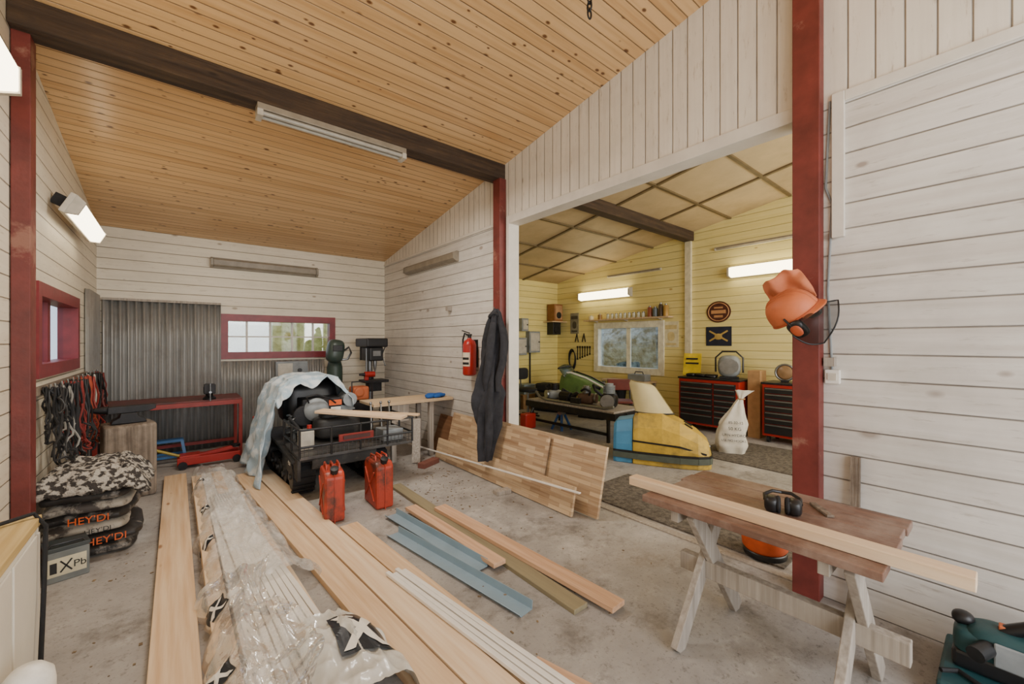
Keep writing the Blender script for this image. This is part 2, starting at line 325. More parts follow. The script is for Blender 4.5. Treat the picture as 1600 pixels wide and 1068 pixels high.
def window(n,ax,pl,o,a0,a1,z0,z1,fm,mm,cols,rows,fwid=.07,gm=None):
    e=bpy.data.objects.new('window_%d'%n,None); C.objects.link(e); e['kind']='structure'
    e.location=(pl,(a0+a1)/2,z0) if ax=='x' else ((a0+a1)/2,pl,z0)
    def bx(mb,d0,d1,p,q,r,s):
        x0,x1=sorted((pl+o*d0,pl+o*d1))
        return mb.box(x0,x1,p,q,r,s) if ax=='x' else mb.box(p,q,x0,x1,r,s)
    m=MB(); zt,zb=z1-fwid+.02,z0+fwid-.02
    for p,q,r,s in ((a0-.02,a1+.02,zt,z1+.03),(a0-.02,a1+.02,z0-.03,zb),(a0-.02,a0+fwid-.02,zb,zt),(a1-fwid+.02,a1+.02,zb,zt)): bx(m,-.11,.03,p,q,r,s)
    O('window_frame',m,fm,e)
    m=MB(); bx(m,-.075,-.07,a0,a1,z0,z1); O('pane',m,gm or mGlass,e)
    m=MB()
    for i in range(1,cols):
        a=a0+(a1-a0)*i/cols; bx(m,-.09,-.05,a-.012*(4 if cols==2 else 1),a+.012*(4 if cols==2 else 1),z0,z1)
    for i in range(1,rows):
        z=z0+(z1-z0)*i/rows; bx(m,-.085,-.055,a0,a1,z-.01,z+.01)
    O('muntin',m,mm,e)
window(1,'x',XL,1,*lw,mRedF,mRedF,2,1,.09)
window(2,'y',YB,-1,*bw,mRedF,mTrim,5,2,.09)
window(3,'x',XF,-1,*fw,M('cream_window_paint','#f0ead6',.45),M('cream_sash','#f0ead6',.45),2,1,.12,glass('reflective_glass',(.72,.8,.88,1),.2))
tag(O('ceiling_beam',MB().prism([(3.72,3.375),(3.90,3.375),(3.90,ceil(3.90)),(3.72,ceil(3.72))],XL,XR+.06,'x'),mBeam,bev=.01),'long dark tarred timber beam crossing the pine ceiling','beam')
tag(O('ceiling_beam',MB().prism([(3.74,3.38),(3.92,3.38),(3.92,ceil(3.92)),(3.74,ceil(3.74))],XR2+.02,XF,'x'),mBeam,bev=.01),'dark timber beam under the panelled ceiling of the yellow room','beam')
one('support_post',MB().box(XL+.005,-.685,3.79,3.92,0,3.375),mRed,'dark red post at the left wall under the beam end','post',bev=.004)
one('support_post',MB().box(2.855,XR-.003,3.70,3.83,0,3.375),mRed,'dark red post carrying the beam, with black coveralls hanging on it','post',bev=.004)
one('support_post',MB().box(2.86,XR-.002,.70,.835,0,ceil(.835)-.005),mRed,'wide dark red post right of the big opening, orange helmet hung on it','post',bev=.004)
one('wall_batten',MB().box(XF-.05,XF,3.78,3.9,0,3.38),M('cream_batten','#dcd2b4',.5),'white pilaster board under the beam on the yellow wall','batten',bev=.004)
# ---------------------------------------------------------------- lamps
def lamp(label,loc,rotz,L,w,h,mh,md,name='fluorescent_lamp',tilt=0,group=None):
    t=T(name,label,'lamp',loc,rotz,group)
    O('housing',MB().box(-L/2,L/2,-.035,.002,-w/2,w/2),mh,t,bev=.004,ab=False)
    O('diffuser',MB().prism([(-.035,-w/2+.008),(-h,-w/2+.035),(-h,w/2-.035),(-.035,w/2-.008)],-L/2+.03,L/2-.03,'x'),md,t,bev=.008,ab=False)
    for s in (-1,1): O('end_cap',MB().prism([(-.035,-w/2),(-h-.004,-w/2+.03),(-h-.004,w/2-.03),(-.035,w/2)],s*L/2-(.03 if s>0 else 0),s*L/2+(.03 if s<0 else 0),'x'),mh,t,ab=False)
    if tilt: t.rotation_euler=(R(tilt),0,R(rotz))
    return t
t=lamp('lit fluorescent lamp tilted on the left wall above the small red window',(XL+.1,5.3,2.6),90,1.25,.17,.1,mLampW,mLit,tilt=25)
for x in (-.45,.45): O('bracket',MB().box(x-.02,x+.02,-.01,.105,-.03,.06),mDark,t,ab=False)
lamp('lit fluorescent lamp cut off at the upper left corner, nearer than the post',(XL,2.75,2.88),90,1.2,.2,.13,mLampW,mLit)
lamp('unlit fluorescent lamp with clear cover on the back wall above the red window',(1.09,YB,2.64),0,1.42,.15,.09,mLampOff,mLampOff)
lamp('unlit fluorescent lamp on the white right wall near the corner',(XR,5.5,2.66),-90,1.55,.14,.09,mLampOff,mLampOff)
lamp('lit lamp on the yellow wall above the window shelf',(XF,5.78,2.56),-90,1.42,.2,.13,mLampW,mLitB)
lamp('lit lamp on the yellow wall above the round sign',(XF,2.45,2.7),-90,1.3,.2,.13,mLampW,mLitB)
lamp('thin unlit tube lamp high on the yellow wall left of the pilaster',(XF,5.05,2.95),-90,1.3,.05,.05,mLampW,mLampOff,'tube_lamp')
lamp('thin unlit tube lamp high on the yellow wall right of the pilaster',(XF,2.6,3.15),-90,1.5,.06,.06,mLampW,mLampOff,'tube_lamp')
t=T('fluorescent_lamp','old unlit twin tube lamp fixed under the dark ceiling beam','lamp',(1.11,3.78,3.375))
mTube=M('dull_tube_glass','#a9a59b',.25)
O('housing',MB().box(-.62,.62,-.06,.06,-.05,0),mLampOff,t,bev=.004,ab=False)
for s in (-1,1): O('tube',MB().cyl((-.58,s*.035,-.07),(.58,s*.035,-.07),.018,n=12),mTube,t,sm=True,ab=False)
for s in (-1,1): O('end_cap',MB().box(s*.6-.02,s*.6+.02,-.06,.06,-.1,-.05),mLampW,t,ab=False)
# ---------------------------------------------------------------- left side
t=T('cabinet','low white cabinet with yellowish wood top at the left edge','cabinet',(-.63,2.42,0))
O('body',MB().box(-.762,-.49,2.0,2.85,.03,.66),mCream,t,bev=.006); O('top_board',MB().box(-.765,-.482,1.99,2.862,.66,.70),W('yellow_top_wood','#d6bd85','#bb9a5c','y','#8a6238',.1),t,bev=.004)
O('plinth',MB().box(-.74,-.52,2.05,2.8,0,.03),mBlack,t)
for y in (2.02,2.44): O('door',MB().box(-.49,-.482,y,y+.39,.06,.63),mCream,t,bev=.003)
one('power_cable',MB().tube([(-.75,2.5,.9),(-.68,2.6,.78),(-.6,2.75,.715),(-.5,2.82,.72),(-.46,2.8,.66),(-.462,2.78,.4),(-.462,2.72,.1),(-.45,2.66,.012),(-.44,2.5,.012)],.009,8),mBlackR,'black cable trailing over the low white cabinet','cable',sm=True)
t=T('canister','white rounded plastic canister at the bottom left corner','canister',(-.405,2.2,0))
O('body',MB().lathe([(.05,0),(.068,.01),(.07,.28),(.065,.32),(.04,.35),(.0,.36)],n=24),M('white_plastic','#ece8de',.4),t,sm=True,ab=False)
bagm=[M('bag_black','#2e2a27',.55,0,.3,8,.3,'#8d857b',(.55,.62)),M('bag_grey','#aaa295',.65,0,.22,8,.3,'#4a4440',(.52,.58))]
bl=['bottom of the stack by the left post','second from the floor, orange letters','third from the floor, black letters','fourth from the floor, orange letters','fifth from the floor, dirty pale','sixth from the floor, black','topmost just below the fleece']
for i in range(7):
    z=i*.078; m=bagm[1 if i in (6,4,2) else 0]; dx=random.uniform(-.045,.035)
    t=T('cement_bag','flattened printed sack, '+bl[i],'bag',(-.46+dx,4.33+random.uniform(-.03,.02),z),random.uniform(-7,7),None)
    O('sack',MB().sup((0,0,.043),(.46,.6,.09),.7,.42,44,18,.18,11),m,t,sm=True,ab=False)
    if i in (1,3): text("HEY'DI",.07,mOrText,t,(.02,-.326,.043),(90,0,0))
    if i==2: text("HEY'DI",.045,mBlkText,t,(.05,-.326,.043),(90,0,0))
def fur(u,v):
    x=-.72+u*.56; y=3.95+v*.7; e=max(abs(u-.5),abs(v-.5))*2
    return Vector((x+.05*noise.noise(Vector((v*4,u*3,1))),y+.04*noise.noise(Vector((v*5,u*5,8))),.60+.03*noise.noise(Vector((u*5,v*5,3)))+.025*(1-abs(noise.noise(Vector((u*8,v*8,3)))))**3-.14*e**5-.06*max(0,u-.8)*5))
one('fleece_blanket',MB().grid(fur,50,50),mFur,'crumpled black and grey spotted fleece lying on the stack of bags','blanket',sm=True,sol=.03)
t=T('car_battery','grey car battery on the floor in front of the bags','battery',(-.55,3.86,0),14)
O('case',MB().box(-.1,.1,-.08,.09,0,.19),M('battery_grey','#6f7371',.5),t,bev=.006,ab=False); O('lid',MB().box(-.103,.103,-.083,.093,.19,.215),M('battery_lid','#3a4040',.5),t,bev=.004,ab=False)
O('handle',MB().tube([(-.08,-.06,.215),(-.07,-.06,.232),(.07,-.06,.232),(.08,-.06,.215)],.007,8),mBlack,t,sm=True,ab=False)
O('label_plate',MB().box(-.085,.085,-.0825,-.0805,.04,.15),M('label_cream','#c9c0a2',.6),t,ab=False)
text('Pb',.06,mBlkText,t,(.055,-.0845,.09),(90,0,0)); O('crossed_mark',MB().bar((-.03,-.084,.06),(.02,-.084,.13),.004,.008).bar((-.03,-.084,.13),(.02,-.084,.06),.004,.008).box(-.075,-.045,-.085,-.083,.06,.125),mBlkText,t,ab=False)
t=T('hook_rail','wooden hook rail with metal hooks on the left wall','hook rail',(XL+.012,5.4,1.15))
O('rail',MB().box(XL,XL+.025,4.3,6.6,1.12,1.18),mOldW,t,bev=.003)
ccol=[('#1c1c1e',9),('#8d8a84',4),('#262628',8),('#7d2a26',6),('#202022',9),('#a5482c',5),('#8e2f28',6),('#bdb8ae',3),('#19191b',8),('#6e2d2a',6)]
cl=['thick black cable coil nearest the left post','thin light grey cable coil second from the left post','black cable coil third from the left post','dark red cable coil fourth from the left post','black cable coil between dark red and orange coils','rust orange cable coil in the middle of the rail','bright red cable coil just beyond the orange one','thin white cable coil among red and black coils','black cable coil second from the far end of the rail','dull red cable coil at the far end of the rail']
for i,(hxx,nl) in enumerate(ccol):
    y=4.40+i*.225
    O('hook',MB().tube([(XL+.02,y,1.16),(XL+.085,y,1.15),(XL+.095,y,1.17),(XL+.09,y,1.2)],.006,6),mSteel,t,sm=True)
    m=MB(); bot=.70 if i<2 else random.uniform(.38,.60)
    for k in range(nl):
        top=1.175-random.uniform(0,.02); b=bot+random.uniform(-.12,.34)*(.5 if k%3 else 1); w=random.uniform(.03,.12); x=XL+.035+.13*k/nl; ph=random.uniform(-1,1); sd=random.uniform(0,50)
        pts=[]
        for q in range(44):
            a=2*PI*q/44; zz=(top+b)/2+(top-b)/2*cos(a); ww=w*sin(a)*(1-.55*cos(a)); fr=(1-cos(a))/2
            pts.append((max(XL+.012,x+.08*noise.noise(Vector((q*.3,sd,0)))*fr+.03*fr),y+ww+ph*.15*fr+.15*noise.noise(Vector((q*.22,sd,7)))*fr,zz+.1*noise.noise(Vector((q*.25,sd,3)))*fr))
        m.tube(pts,.0072,6,True)
    one('cable_coil',m,M('cable_'+str(i),hxx,.55),cl[i]+', on the left wall','cable',sm=True)
bx0=Vector((-.36,5.5,0))
t=T('timber_block','upright weathered grey timber slab standing on the floor under the anvil','block',bx0,10)
O('slab',MB().sup((0,0,.353),(.38,.36,.705),.08,.12,32,16,.03,6),mOldW,t,sm=True,ab=False)
t=T('anvil','dark iron anvil with a horn on the weathered timber slab','anvil',bx0+Vector((0,0,.711)),8)
O('base',MB().prism([(-.13,0),(.13,0),(.12,.03),(.07,.06),(.06,.1),(-.06,.1),(-.07,.06),(-.12,.03)],-.07,.07,'y'),mDark,t,bev=.006,ab=False)
O('face',MB().prism([(-.15,.1),(.14,.1),(.2,.125),(.2,.165),(-.15,.165)],-.05,.05,'y'),mDark,t,bev=.005,ab=False)
O('horn',MB().tube([(-.14,0,.135),(-.2,0,.137),(-.26,0,.142),(-.3,0,.15)],[.04,.033,.02,.006],14),mDark,t,sm=True,ab=False)
t=T('steel_workbench','long low red steel frame bench along the corrugated sheeting','workbench',(0,6.75,0))
mRedS=M('bench_red','#8f2f28',.45,0,.2,6)
O('top_plate',MB().box(-.72,.68,6.46,7.1,.745,.765),M('bench_top_red','#6a2f29',.5,0,.2,5,.1,'#3c2a27',(.5,.7)),t,bev=.003)
O('apron',MB().box(-.72,.68,6.45,6.49,.69,.745).box(-.72,.68,7.06,7.1,.69,.745).box(-.72,-.68,6.49,7.06,.69,.745).box(.64,.68,6.49,7.06,.69,.745),mRedS,t,bev=.003)
for x in (-.72,.64):
    for y in (6.45,7.06): O('leg',MB().box(x,x+.04,y,y+.04,0,.69),mRedS,t,bev=.003)
O('lower_rail',MB().box(-.68,.64,7.06,7.09,.1,.14),mRedS,t)
t=T('bench_vise','dark iron vise clamped on the front of the red steel bench','vise',(.33,6.52,.766))
O('base',MB().lathe([(.07,0),(.07,.02),(.04,.05),(.04,.08)],n=20),mDark,t,sm=True,ab=False)
O('jaw',MB().box(-.06,.06,-.03,.08,.08,.16).box(-.06,.06,-.1,-.04,.08,.2).box(-.05,.05,.0,.03,.16,.2),mDark,t,bev=.006,ab=False)
O('screw',MB().cyl((0,-.22,.11),(0,-.08,.11),.014),mSteel,t,sm=True,ab=False); O('handle',MB().cyl((0,-.21,.0),(0,-.21,.22),.008),mSteel,t,sm=True,ab=False)
def corrg(x0,x1,z0,z1,ax='x',pl=7.23):
    n=int((x1-x0)/.076*10)
    def f(u,v):
        a=x0+(x1-x0)*u; d=.018*sin(2*PI*a/.076)
        return Vector((a,pl+d,z0+(z1-z0)*v)) if ax=='x' else Vector((pl+d,a,z0+(z1-z0)*v))
    return MB().grid(f,n,4)
one('corrugated_sheet',corrg(-.72,.5,.0,2.03),mCorr,'tall grey corrugated metal sheet behind the red bench','metal sheet',sm=True,sol=.002)
one('corrugated_sheet',corrg(.5,1.9,.0,1.22),mCorr,'lower corrugated metal sheet below the back window','metal sheet',sm=True,sol=.002)
one('corrugated_sheet',corrg(6.35,7.19,.0,2.08,'y',XL+.024),mCorr,'narrow corrugated metal sheet on the left wall corner','metal sheet',sm=True,sol=.002)
one('wooden_batten',MB().box(-.72,.5,7.2,YB,2.03,2.06),mOldWL,'thin wooden batten along the top of the tall corrugated sheet','batten')
t=T('axle_stand','blue steel trestle stand on the floor under the red bench','stand',(-.1,6.68,0))
m=MB()
for x in (-.2,.2):
    for y in (-.12,.12): m.bar((x,y,0),(x*.8,y*.4,.26),.03,.03,(0,1,0))
O('frame',m.box(-.17,.17,-.06,.06,.25,.28).bar((-.19,-.1,.08),(.19,-.1,.08),.03,.03).bar((-.19,.1,.08),(.19,.1,.08),.03,.03),M('blue_steel','#2f5f8f',.4),t,ab=False)
t=T('floor_jack','red trolley jack with a yellow handle under the red bench','jack',(.33,6.3,0))
O('body',MB().box(-.32,.3,-.12,-.09,.04,.13).box(-.32,.3,.09,.12,.04,.13).box(-.3,-.1,-.09,.09,.05,.15),mToolR,t,bev=.006,ab=False)
for x in (-.27,.26):
    for y in (-.14,.14): O('wheel',MB().cyl((x,y-.015,.045),(x,y+.015,.045),.045),mDark,t,sm=True,ab=False)
O('lift_arm',MB().bar((-.1,0,.12),(.26,0,.17),.07,.04),mToolR,t,bev=.004,ab=False); O('saddle',MB().cyl((.26,0,.17),(.26,0,.2),.05),mDark,t,sm=True,ab=False)
O('handle',MB().cyl((-.28,0,.13),(-.62,.05,.28),.016),M('yellow_tube','#a58f3a',.4),t,sm=True,ab=False)
t=T('bottle_jack','upright blue and red lifting jack beside the red bench','jack',(.80,6.35,0)); mJB=M('jack_blue','#2b5fa5',.4)
O('base',MB().box(-.09,.09,-.07,.07,0,.05),mJB,t,bev=.005,ab=False); O('post',MB().box(-.03,.03,-.03,.03,.05,.34),mJB,t,bev=.003,ab=False)
O('handle',MB().box(-.018,.018,-.018,.018,.34,.52),mToolR,t,bev=.003,ab=False)
t=T('wall_box','pale grey metal switch box below the back window','electrical box',(1.4,7.2,.9))
O('case',MB().box(1.17,1.62,7.08,7.21,.92,1.2),mGrey,t,bev=.01); O('cover',MB().box(1.2,1.4,7.07,7.08,.95,1.17),mLampW,t)
O('knob',MB().cyl((1.5,7.05,1.06),(1.5,7.08,1.06),.03),mBlack,t,sm=True); O('cable_pipe',MB().cyl((1.25,7.15,.5),(1.25,7.15,.92),.02),mDark,t,sm=True)
# ---------------------------------------------------------------- tracked carrier
t=T('tracked_carrier','black tracked utility carrier with tube rail deck beside the red jerrycans','tracked vehicle',(1.32,4.95,0))
mDusty=M('dusty_black_paint','#262524',.6,0,.25,9,.15,'#5d564e',(.52,.72))
O('chassis',MB().box(1.02,1.66,4.3,5.85,.26,.4),mDusty,t,bev=.01)
def track(x0,x1):
    y0,y1,r,n=4.5,5.8,.17,20; pts=[]
    for k in range(n+1): a=PI/2+PI*k/n; pts.append((y0+r*cos(a),r+.012+r*sin(a)))
    for k in range(n+1): a=-PI/2+PI*k/n; pts.append((y1+r*cos(a),r+.012+r*sin(a)))
    m=MB(); N=len(pts); vs=[]
    for p in pts:
        cy=min(max(p[0],y0),y1); dy,dz=p[0]-cy,p[1]-(r+.012); k=(r-.018)/r
        q=(cy+dy*k,r+.012+dz*k)
        vs+=[(x0,p[0],p[1]),(x1,p[0],p[1]),(x1,q[0],q[1]),(x0,q[0],q[1])]
    m.add(vs,[(i*4+a,i*4+(a+1)%4,((i+1)%N)*4+(a+1)%4,((i+1)%N)*4+a) for i in range(N) for a in range(4)])
    for y in [y0+.06*i for i in range(22)]: m.box(x0,x1,y-.012,y+.012,0,.014); m.box(x0,x1,y-.012,y+.012,2*r+.01,2*r+.028)
    for k in range(9):
        a=PI/2+PI*k/8
        for cy,s in ((y0,1),(y1,-1)): m.ob(((x0+x1)/2,cy+s*(r+.006)*cos(a),r+.012+(r+.006)*sin(a)),(x1-x0,.02,.024),(math.degrees(a)*s,0,0))
    tr=O('track',m,mBlackR,t,bev=0)
    for i in range(5):
        y=y0+(y1-y0)*i/4; rr=.14 if i in (0,4) else .09; w=MB().cyl((x0+.02,y,rr+.035),(x1-.02,y,rr+.035),rr,n=20).cyl((x0-.006,y,rr+.035),(x1+.006,y,rr+.035),.03)
        O('wheel',w,mRack,tr,sm=True)
track(.86,1.06); track(1.6,1.8)
O('deck',MB().box(.88,2.0,4.16,4.85,.4,.43),mRack,t,bev=.004)
for z in (.52,.68):
    O('rail',MB().tube([(.88,4.85,z),(.88,4.16,z),(2.0,4.16,z),(2.0,4.75,z)],.011,8),mBlack,t,sm=True)
for x,y in ((.88,4.16),(1.16,4.16),(1.44,4.16),(1.72,4.16),(2.0,4.16),(.88,4.5),(.88,4.85),(2.0,4.5)): O('rail_post',MB().cyl((x,y,.42),(x,y,.69),.011,n=8),mBlack,t,sm=True)
m=MB()
for k in range(1,28): m.cyl((.88+.04*k,4.162,.43),(.88+.04*k,4.162,.52),.003,n=5)
O('rack_mesh',m.cyl((.88,4.162,.475),(2.0,4.162,.475),.003,n=5),mRack,t)
O('tail_light',MB().box(1.22,1.56,4.125,4.148,.53,.6),M('tail_red','#7a2620',.3),t,bev=.004); O('number_plate',MB().box(1.26,1.52,4.115,4.123,.55,.585),M('plate_dark','#43201d',.4),t)
O('skirt',MB().box(.87,.9,4.2,4.9,.2,.4),mDusty,t,bev=.004); text('450',.07,mPaper,t,(.868-1.32,4.55-4.95,.3),(90,0,-90))
O('mudguard',MB().box(.84,1.06,4.9,5.95,.39,.42).bar((.95,4.9,.405),(.95,4.3,.36),.22,.03),mDusty,t,bev=.004)
O('engine_cover',MB().sup((1.38,4.76,.57),(.46,.3,.22),.35,.4,28,12).sup((1.38,4.78,.69),(.34,.18,.07),.4,.4),mDusty,t,sm=True)
e=O('engine',MB().box(1.08,1.5,4.98,5.3,.42,.86).cyl((1.1,4.96,.68),(1.1,5.0,.68),.12),mDark,t,bev=.015)
O('recoil_starter',MB().lathe([(.13,0),(.13,.03),(.1,.06),(.03,.065)],(1.22,4.97,.74),24,(90,0,0)),mGrey,e,sm=True)
O('label_plate',MB().box(1.36,1.5,4.972,4.978,.77,.83),mOrText,e); O('white_label',MB().box(1.38,1.49,4.97,4.976,.69,.75),mPaper,e)
O('spark_wire',MB().tube([(1.15,4.95,.8),(1.1,4.88,.9),(1.2,4.86,.92),(1.35,4.9,.86),(1.42,4.93,.8)],.01,8),mBlackR,e,sm=True)
O('cooling_fins',MB().box(1.5,1.66,5.0,5.25,.5,.515).box(1.5,1.66,5.0,5.25,.55,.565).box(1.5,1.66,5.0,5.25,.6,.615).box(1.5,1.66,5.0,5.25,.65,.665).box(1.5,1.66,5.0,5.25,.7,.715).box(1.5,1.64,5.02,5.23,.45,.75),mGrey,e)
O('fuel_tank',MB().sup((1.25,5.5,.78),(.6,.55,.5),.4,.4,28,12),mBlack,t,sm=True)
O('air_filter',MB().cyl((1.6,4.98,.82),(1.6,5.2,.82),.08),mGrey,t,sm=True)
O('exhaust',MB().tube([(1.05,5.0,.5),(.98,4.9,.5),(.96,4.8,.46)],.025,10),mSteel,t,sm=True)
O('hose',MB().tube([(1.0,5.0,.62),(.94,4.9,.68),(1.0,4.86,.6),(1.05,4.8,.5)],.018,8),mBlackR,t,sm=True)
for x in (1.72,1.84,1.94): O('lever',MB().cyl((x,4.62,.43),(x+.02,4.7,.78),.01,n=8).sup((x+.02,4.7,.79),(.035,.035,.04),1,1,10,6),mSteel,t,sm=True)
O('battery_box',MB().box(1.72,1.95,4.28,4.5,.43,.55),mGrey,t,bev=.006)
O('coil_spring',MB().tube([(.97+.04*cos(a*.6),4.98+.04*sin(a*.6),.42+.006*a) for a in range(50)],.009,6),mSteel,t,sm=True)
O('handlebar',MB().tube([(.98,5.35,1.0),(1.05,5.45,1.04),(1.45,5.45,1.04),(1.52,5.35,1.0)],.014,8),mBlack,t,sm=True); O('steering_post',MB().cyl((1.25,5.6,.9),(1.25,5.45,1.04),.025),mBlack,t,sm=True)
prof=[(.66,.05),(.70,.28),(.76,.56),(.82,.84),(.89,1.03),(.98,1.11),(1.12,1.14),(1.26,1.13),(1.40,1.14),(1.53,1.1),(1.60,.99),(1.64,.82)]
def cloth(u,v):
    x,z=lerp(prof,u); y=5.0+v*.95; sd=max(0,1-u*2.4)
    fold=.06*sin(v*15+1.5*sin(u*5))*sd+.04*noise.noise(Vector((u*5,v*6,2)))+.022*(1-abs(noise.noise(Vector((u*11,v*9,5)))))**3+.012*noise.noise(Vector((u*18,v*16,3)))
    if v>.75: z-=.5*(v-.75)**1.3*(z>.3)
    if v<.14: z-=.1*(.14-v)/.14*(.3+abs(sin(u*13)))*(u>.3)
    return Vector((x-fold,y+.07*sin(u*11)*(1-v)-.32*(1-u)**2.2*(1-v),max(.05,z+fold*.6-.03)))
one('drop_cloth',MB().grid(cloth,80,70),mBlueC,'pale blue white cloth draped over the rear of the black carrier','cloth',sm=True,sol=.004)
plank('timber_offcut','wide short pale planed board lying across the carrier rail','plank',(1.2,4.76,.74),(1.86,4.06,.693),.17,.028,mPineP2)
plank('timber_offcut','narrow pale wood strip lying on the carrier rail behind the wider board','plank',(1.4,4.82,.715),(2.06,4.12,.693),.06,.022,mPineP)
t=T('oil_jug','small grey jug standing on the deck of the black carrier','jug',(1.0,4.45,.431)); O('jug_body',MB().box(-.07,.07,-.05,.05,0,.2),mLampW,t,bev=.02,ab=False); O('cap',MB().cyl((.03,0,.2),(.03,0,.24),.022),mToolR,t,sm=True,ab=False)
def jerry(loc,rot,label):
    t=T('jerrycan',label,'jerrycan',loc,rot)
    O('body',MB().prism([(-.165,0),(.165,0),(.172,.02),(.172,.37),(.12,.42),(-.13,.42),(-.172,.38),(-.172,.02)],-.08,.08,'y'),mJerry,t,bev=.022,ab=False)
    m=MB()
    for s in (-1,1):
        m.bar((-.12,s*.081,.07),(.12,s*.081,.33),.012,.02,(0,1,0)); m.bar((.12,s*.081,.07),(-.12,s*.081,.33),.012,.02,(0,1,0))
    O('pressed_rib',m,mJerry,t,bev=.004,ab=False); O('seam',MB().prism([(-.178,-.002),(.178,-.002),(.178,.378),(.122,.428),(-.132,.428),(-.178,.384)],-.004,.004,'y'),mJerry,t,ab=False)
    for y in (-.05,0,.05): O('handle',MB().tube([(-.07,y,.41),(-.06,y,.455),(.06,y,.455),(.08,y,.41)],.009,8),mJerry,t,sm=True,ab=False)
    O('cap',MB().lathe([(.03,0),(.03,.03),(.034,.03),(.034,.05),(.01,.055)],(-.13,0,.405),16,(0,-25,0)),mDark,t,sm=True,ab=False)
jerry((1.04,3.72,0),82,'rusty red jerrycan nearer the camera, at the left corner of the carrier')
jerry((1.46,3.74,0),88,'red jerrycan farther right, below the carrier tail light')
t=T('work_table','pale wooden work table against the white wall right of the carrier','table',(2.36,5.08,0))
O('tabletop',MB().box(1.83,2.93,4.84,5.34,.715,.75),mWorkT,t,bev=.004)
for x,y in ((2.1,4.9),(2.1,5.26),(2.62,4.9),(2.62,5.26)): O('leg',MB().box(x-.03,x+.03,y-.03,y+.03,0,.715),mOldWL,t,bev=.003)
O('drawer_box',MB().box(2.07,2.3,4.88,5.2,.5,.715),mOldWL,t)
m=MB()
for k in range(5): m.sup((2.62+.05*k,4.95+.03*sin(k*2),.775+.012*(k%2)),(.11,.12,.05),.7,.7,16,8,.2,20)
one('blue_rag',m,M('bright_blue_cloth','#1f5aa8',.8),'crumpled bright blue rag on the pale work table','cloth',sm=True)
# corner
t=T('gas_cylinder','dark green gas cylinder in the back corner under the welding mask','gas cylinder',(1.93,6.75,0))
O('body',MB().lathe([(.1,0),(.115,.03),(.115,1.1),(.09,1.2),(.045,1.25)],n=24),M('bottle_green','#34443a',.45),t,sm=True,ab=False); O('valve',MB().lathe([(.03,1.25),(.03,1.32),(.02,1.34)],n=12).cyl((-.06,0,1.3),(.06,0,1.3),.012),mSteel,t,sm=True,ab=False)
t=T('welding_mask','dark grey welding mask hung on the gas cylinder valve','mask',(1.90,6.6,1.28))
O('shell',MB().sup((0,.02,.08),(.25,.26,.36),.6,.75,24,14,rot=(0,8,0)),M('mask_grey','#39463f',.35),t,sm=True,ab=False); O('visor',MB().box(-.07,.07,-.125,-.1,.08,.17),mBlack,t,bev=.006,ab=False)
O('headband',MB().tube([(.1,.05,.05),(.2,.0,.14),(.24,.02,.05),(.2,.06,-.05),(.1,.08,-.06)],.018,8),mSteel,t,sm=True,ab=False)
t=T('drill_press','tall dark drill press in the back right corner','drill press',(2.45,6.55,0))
O('base',MB().box(-.17,.17,-.24,.2,0,.06),mDark,t,bev=.01,ab=False); O('column',MB().cyl((0,.1,.06),(0,.1,1.4),.04),mSteel,t,sm=True,ab=False)
O('work_plate',MB().box(-.19,.19,-.22,.08,.86,.9).cyl((0,.1,.82),(0,.1,.94),.06).box(-.1,.1,-.15,.02,.72,.86),mDark,t,bev=.005,ab=False)
O('head',MB().box(-.11,.11,-.2,.2,1.2,1.42).box(-.17,.17,-.24,.3,1.42,1.56),mBlack,t,bev=.02,ab=False)
O('motor',MB().cyl((0,.3,1.2),(0,.3,1.42),.09),mDark,t,sm=True,ab=False); O('chuck',MB().lathe([(.03,1.22),(.03,1.15),(.022,1.08),(.008,1.02),(.005,.94)],(0,-.12,0),14),mSteel,t,sm=True,ab=False)
for k in range(3):
    a=k*2*PI/3; O('feed_handle',MB().cyl((.12,-.1,1.28),(.14,-.1+.16*cos(a),1.28+.16*sin(a)),.009).sup((.14,-.1+.17*cos(a),1.28+.17*sin(a)),(.035,.035,.035),1,1,10,6),mSteel,t,sm=True,ab=False)
O('label_plate',MB().box(-.06,.06,-.206,-.2,1.28,1.36),mSteel,t,ab=False); O('depth_gauge',MB().cyl((-.13,-.1,1.0),(-.13,-.1,1.4),.012),mSteel,t,sm=True,ab=False)
t=T('orange_generator','orange machine with black guard between gas cylinder and drill press','machine',(2.12,6.2,0))
O('stand',MB().box(-.16,.16,-.15,.15,0,.62),mDark,t,bev=.01,ab=False); O('body',MB().box(-.12,.12,-.11,.11,.64,.84).cyl((-.03,-.13,.76),(-.03,0,.76),.08),mOrange,t,bev=.03,ab=False); O('guard',MB().tube([(-.15,-.14,.63),(-.15,-.14,.92),(.15,-.14,.92),(.15,-.14,.63)],.012,8),mBlack,t,sm=True,ab=False)
t=T('red_tool','small red power tool on the drill press work plate','power tool',(2.3,6.42,.901)); O('tool_body',MB().cyl((-.02,0,.09),(.14,0,.09),.045).box(-.02,.04,-.025,.025,0,.08),mToolR,t,bev=.006,ab=False); O('chuck_tip',MB().cyl((-.1,0,.09),(-.02,0,.09),.015,.028),mDark,t,sm=True,ab=False)
t=T('fire_extinguisher','red fire extinguisher mounted on the white wall left of the coveralls','fire extinguisher',(2.84,4.3,1.08))
O('cylinder',MB().lathe([(.06,0),(.082,.015),(.085,.03),(.085,.38),(.07,.43),(.03,.455),(.025,.47)],n=28),M('extinguisher_red','#a3201b',.3),t,sm=True,ab=False)
O('label_plate',MB().grid(lambda u,v:Vector((.0865*cos(PI*.85+u*1.5),.0865*sin(PI*.85+u*1.5),.12+v*.17)),10,2),M('label_red_cream','#d9c9b0',.5),t,ab=False)
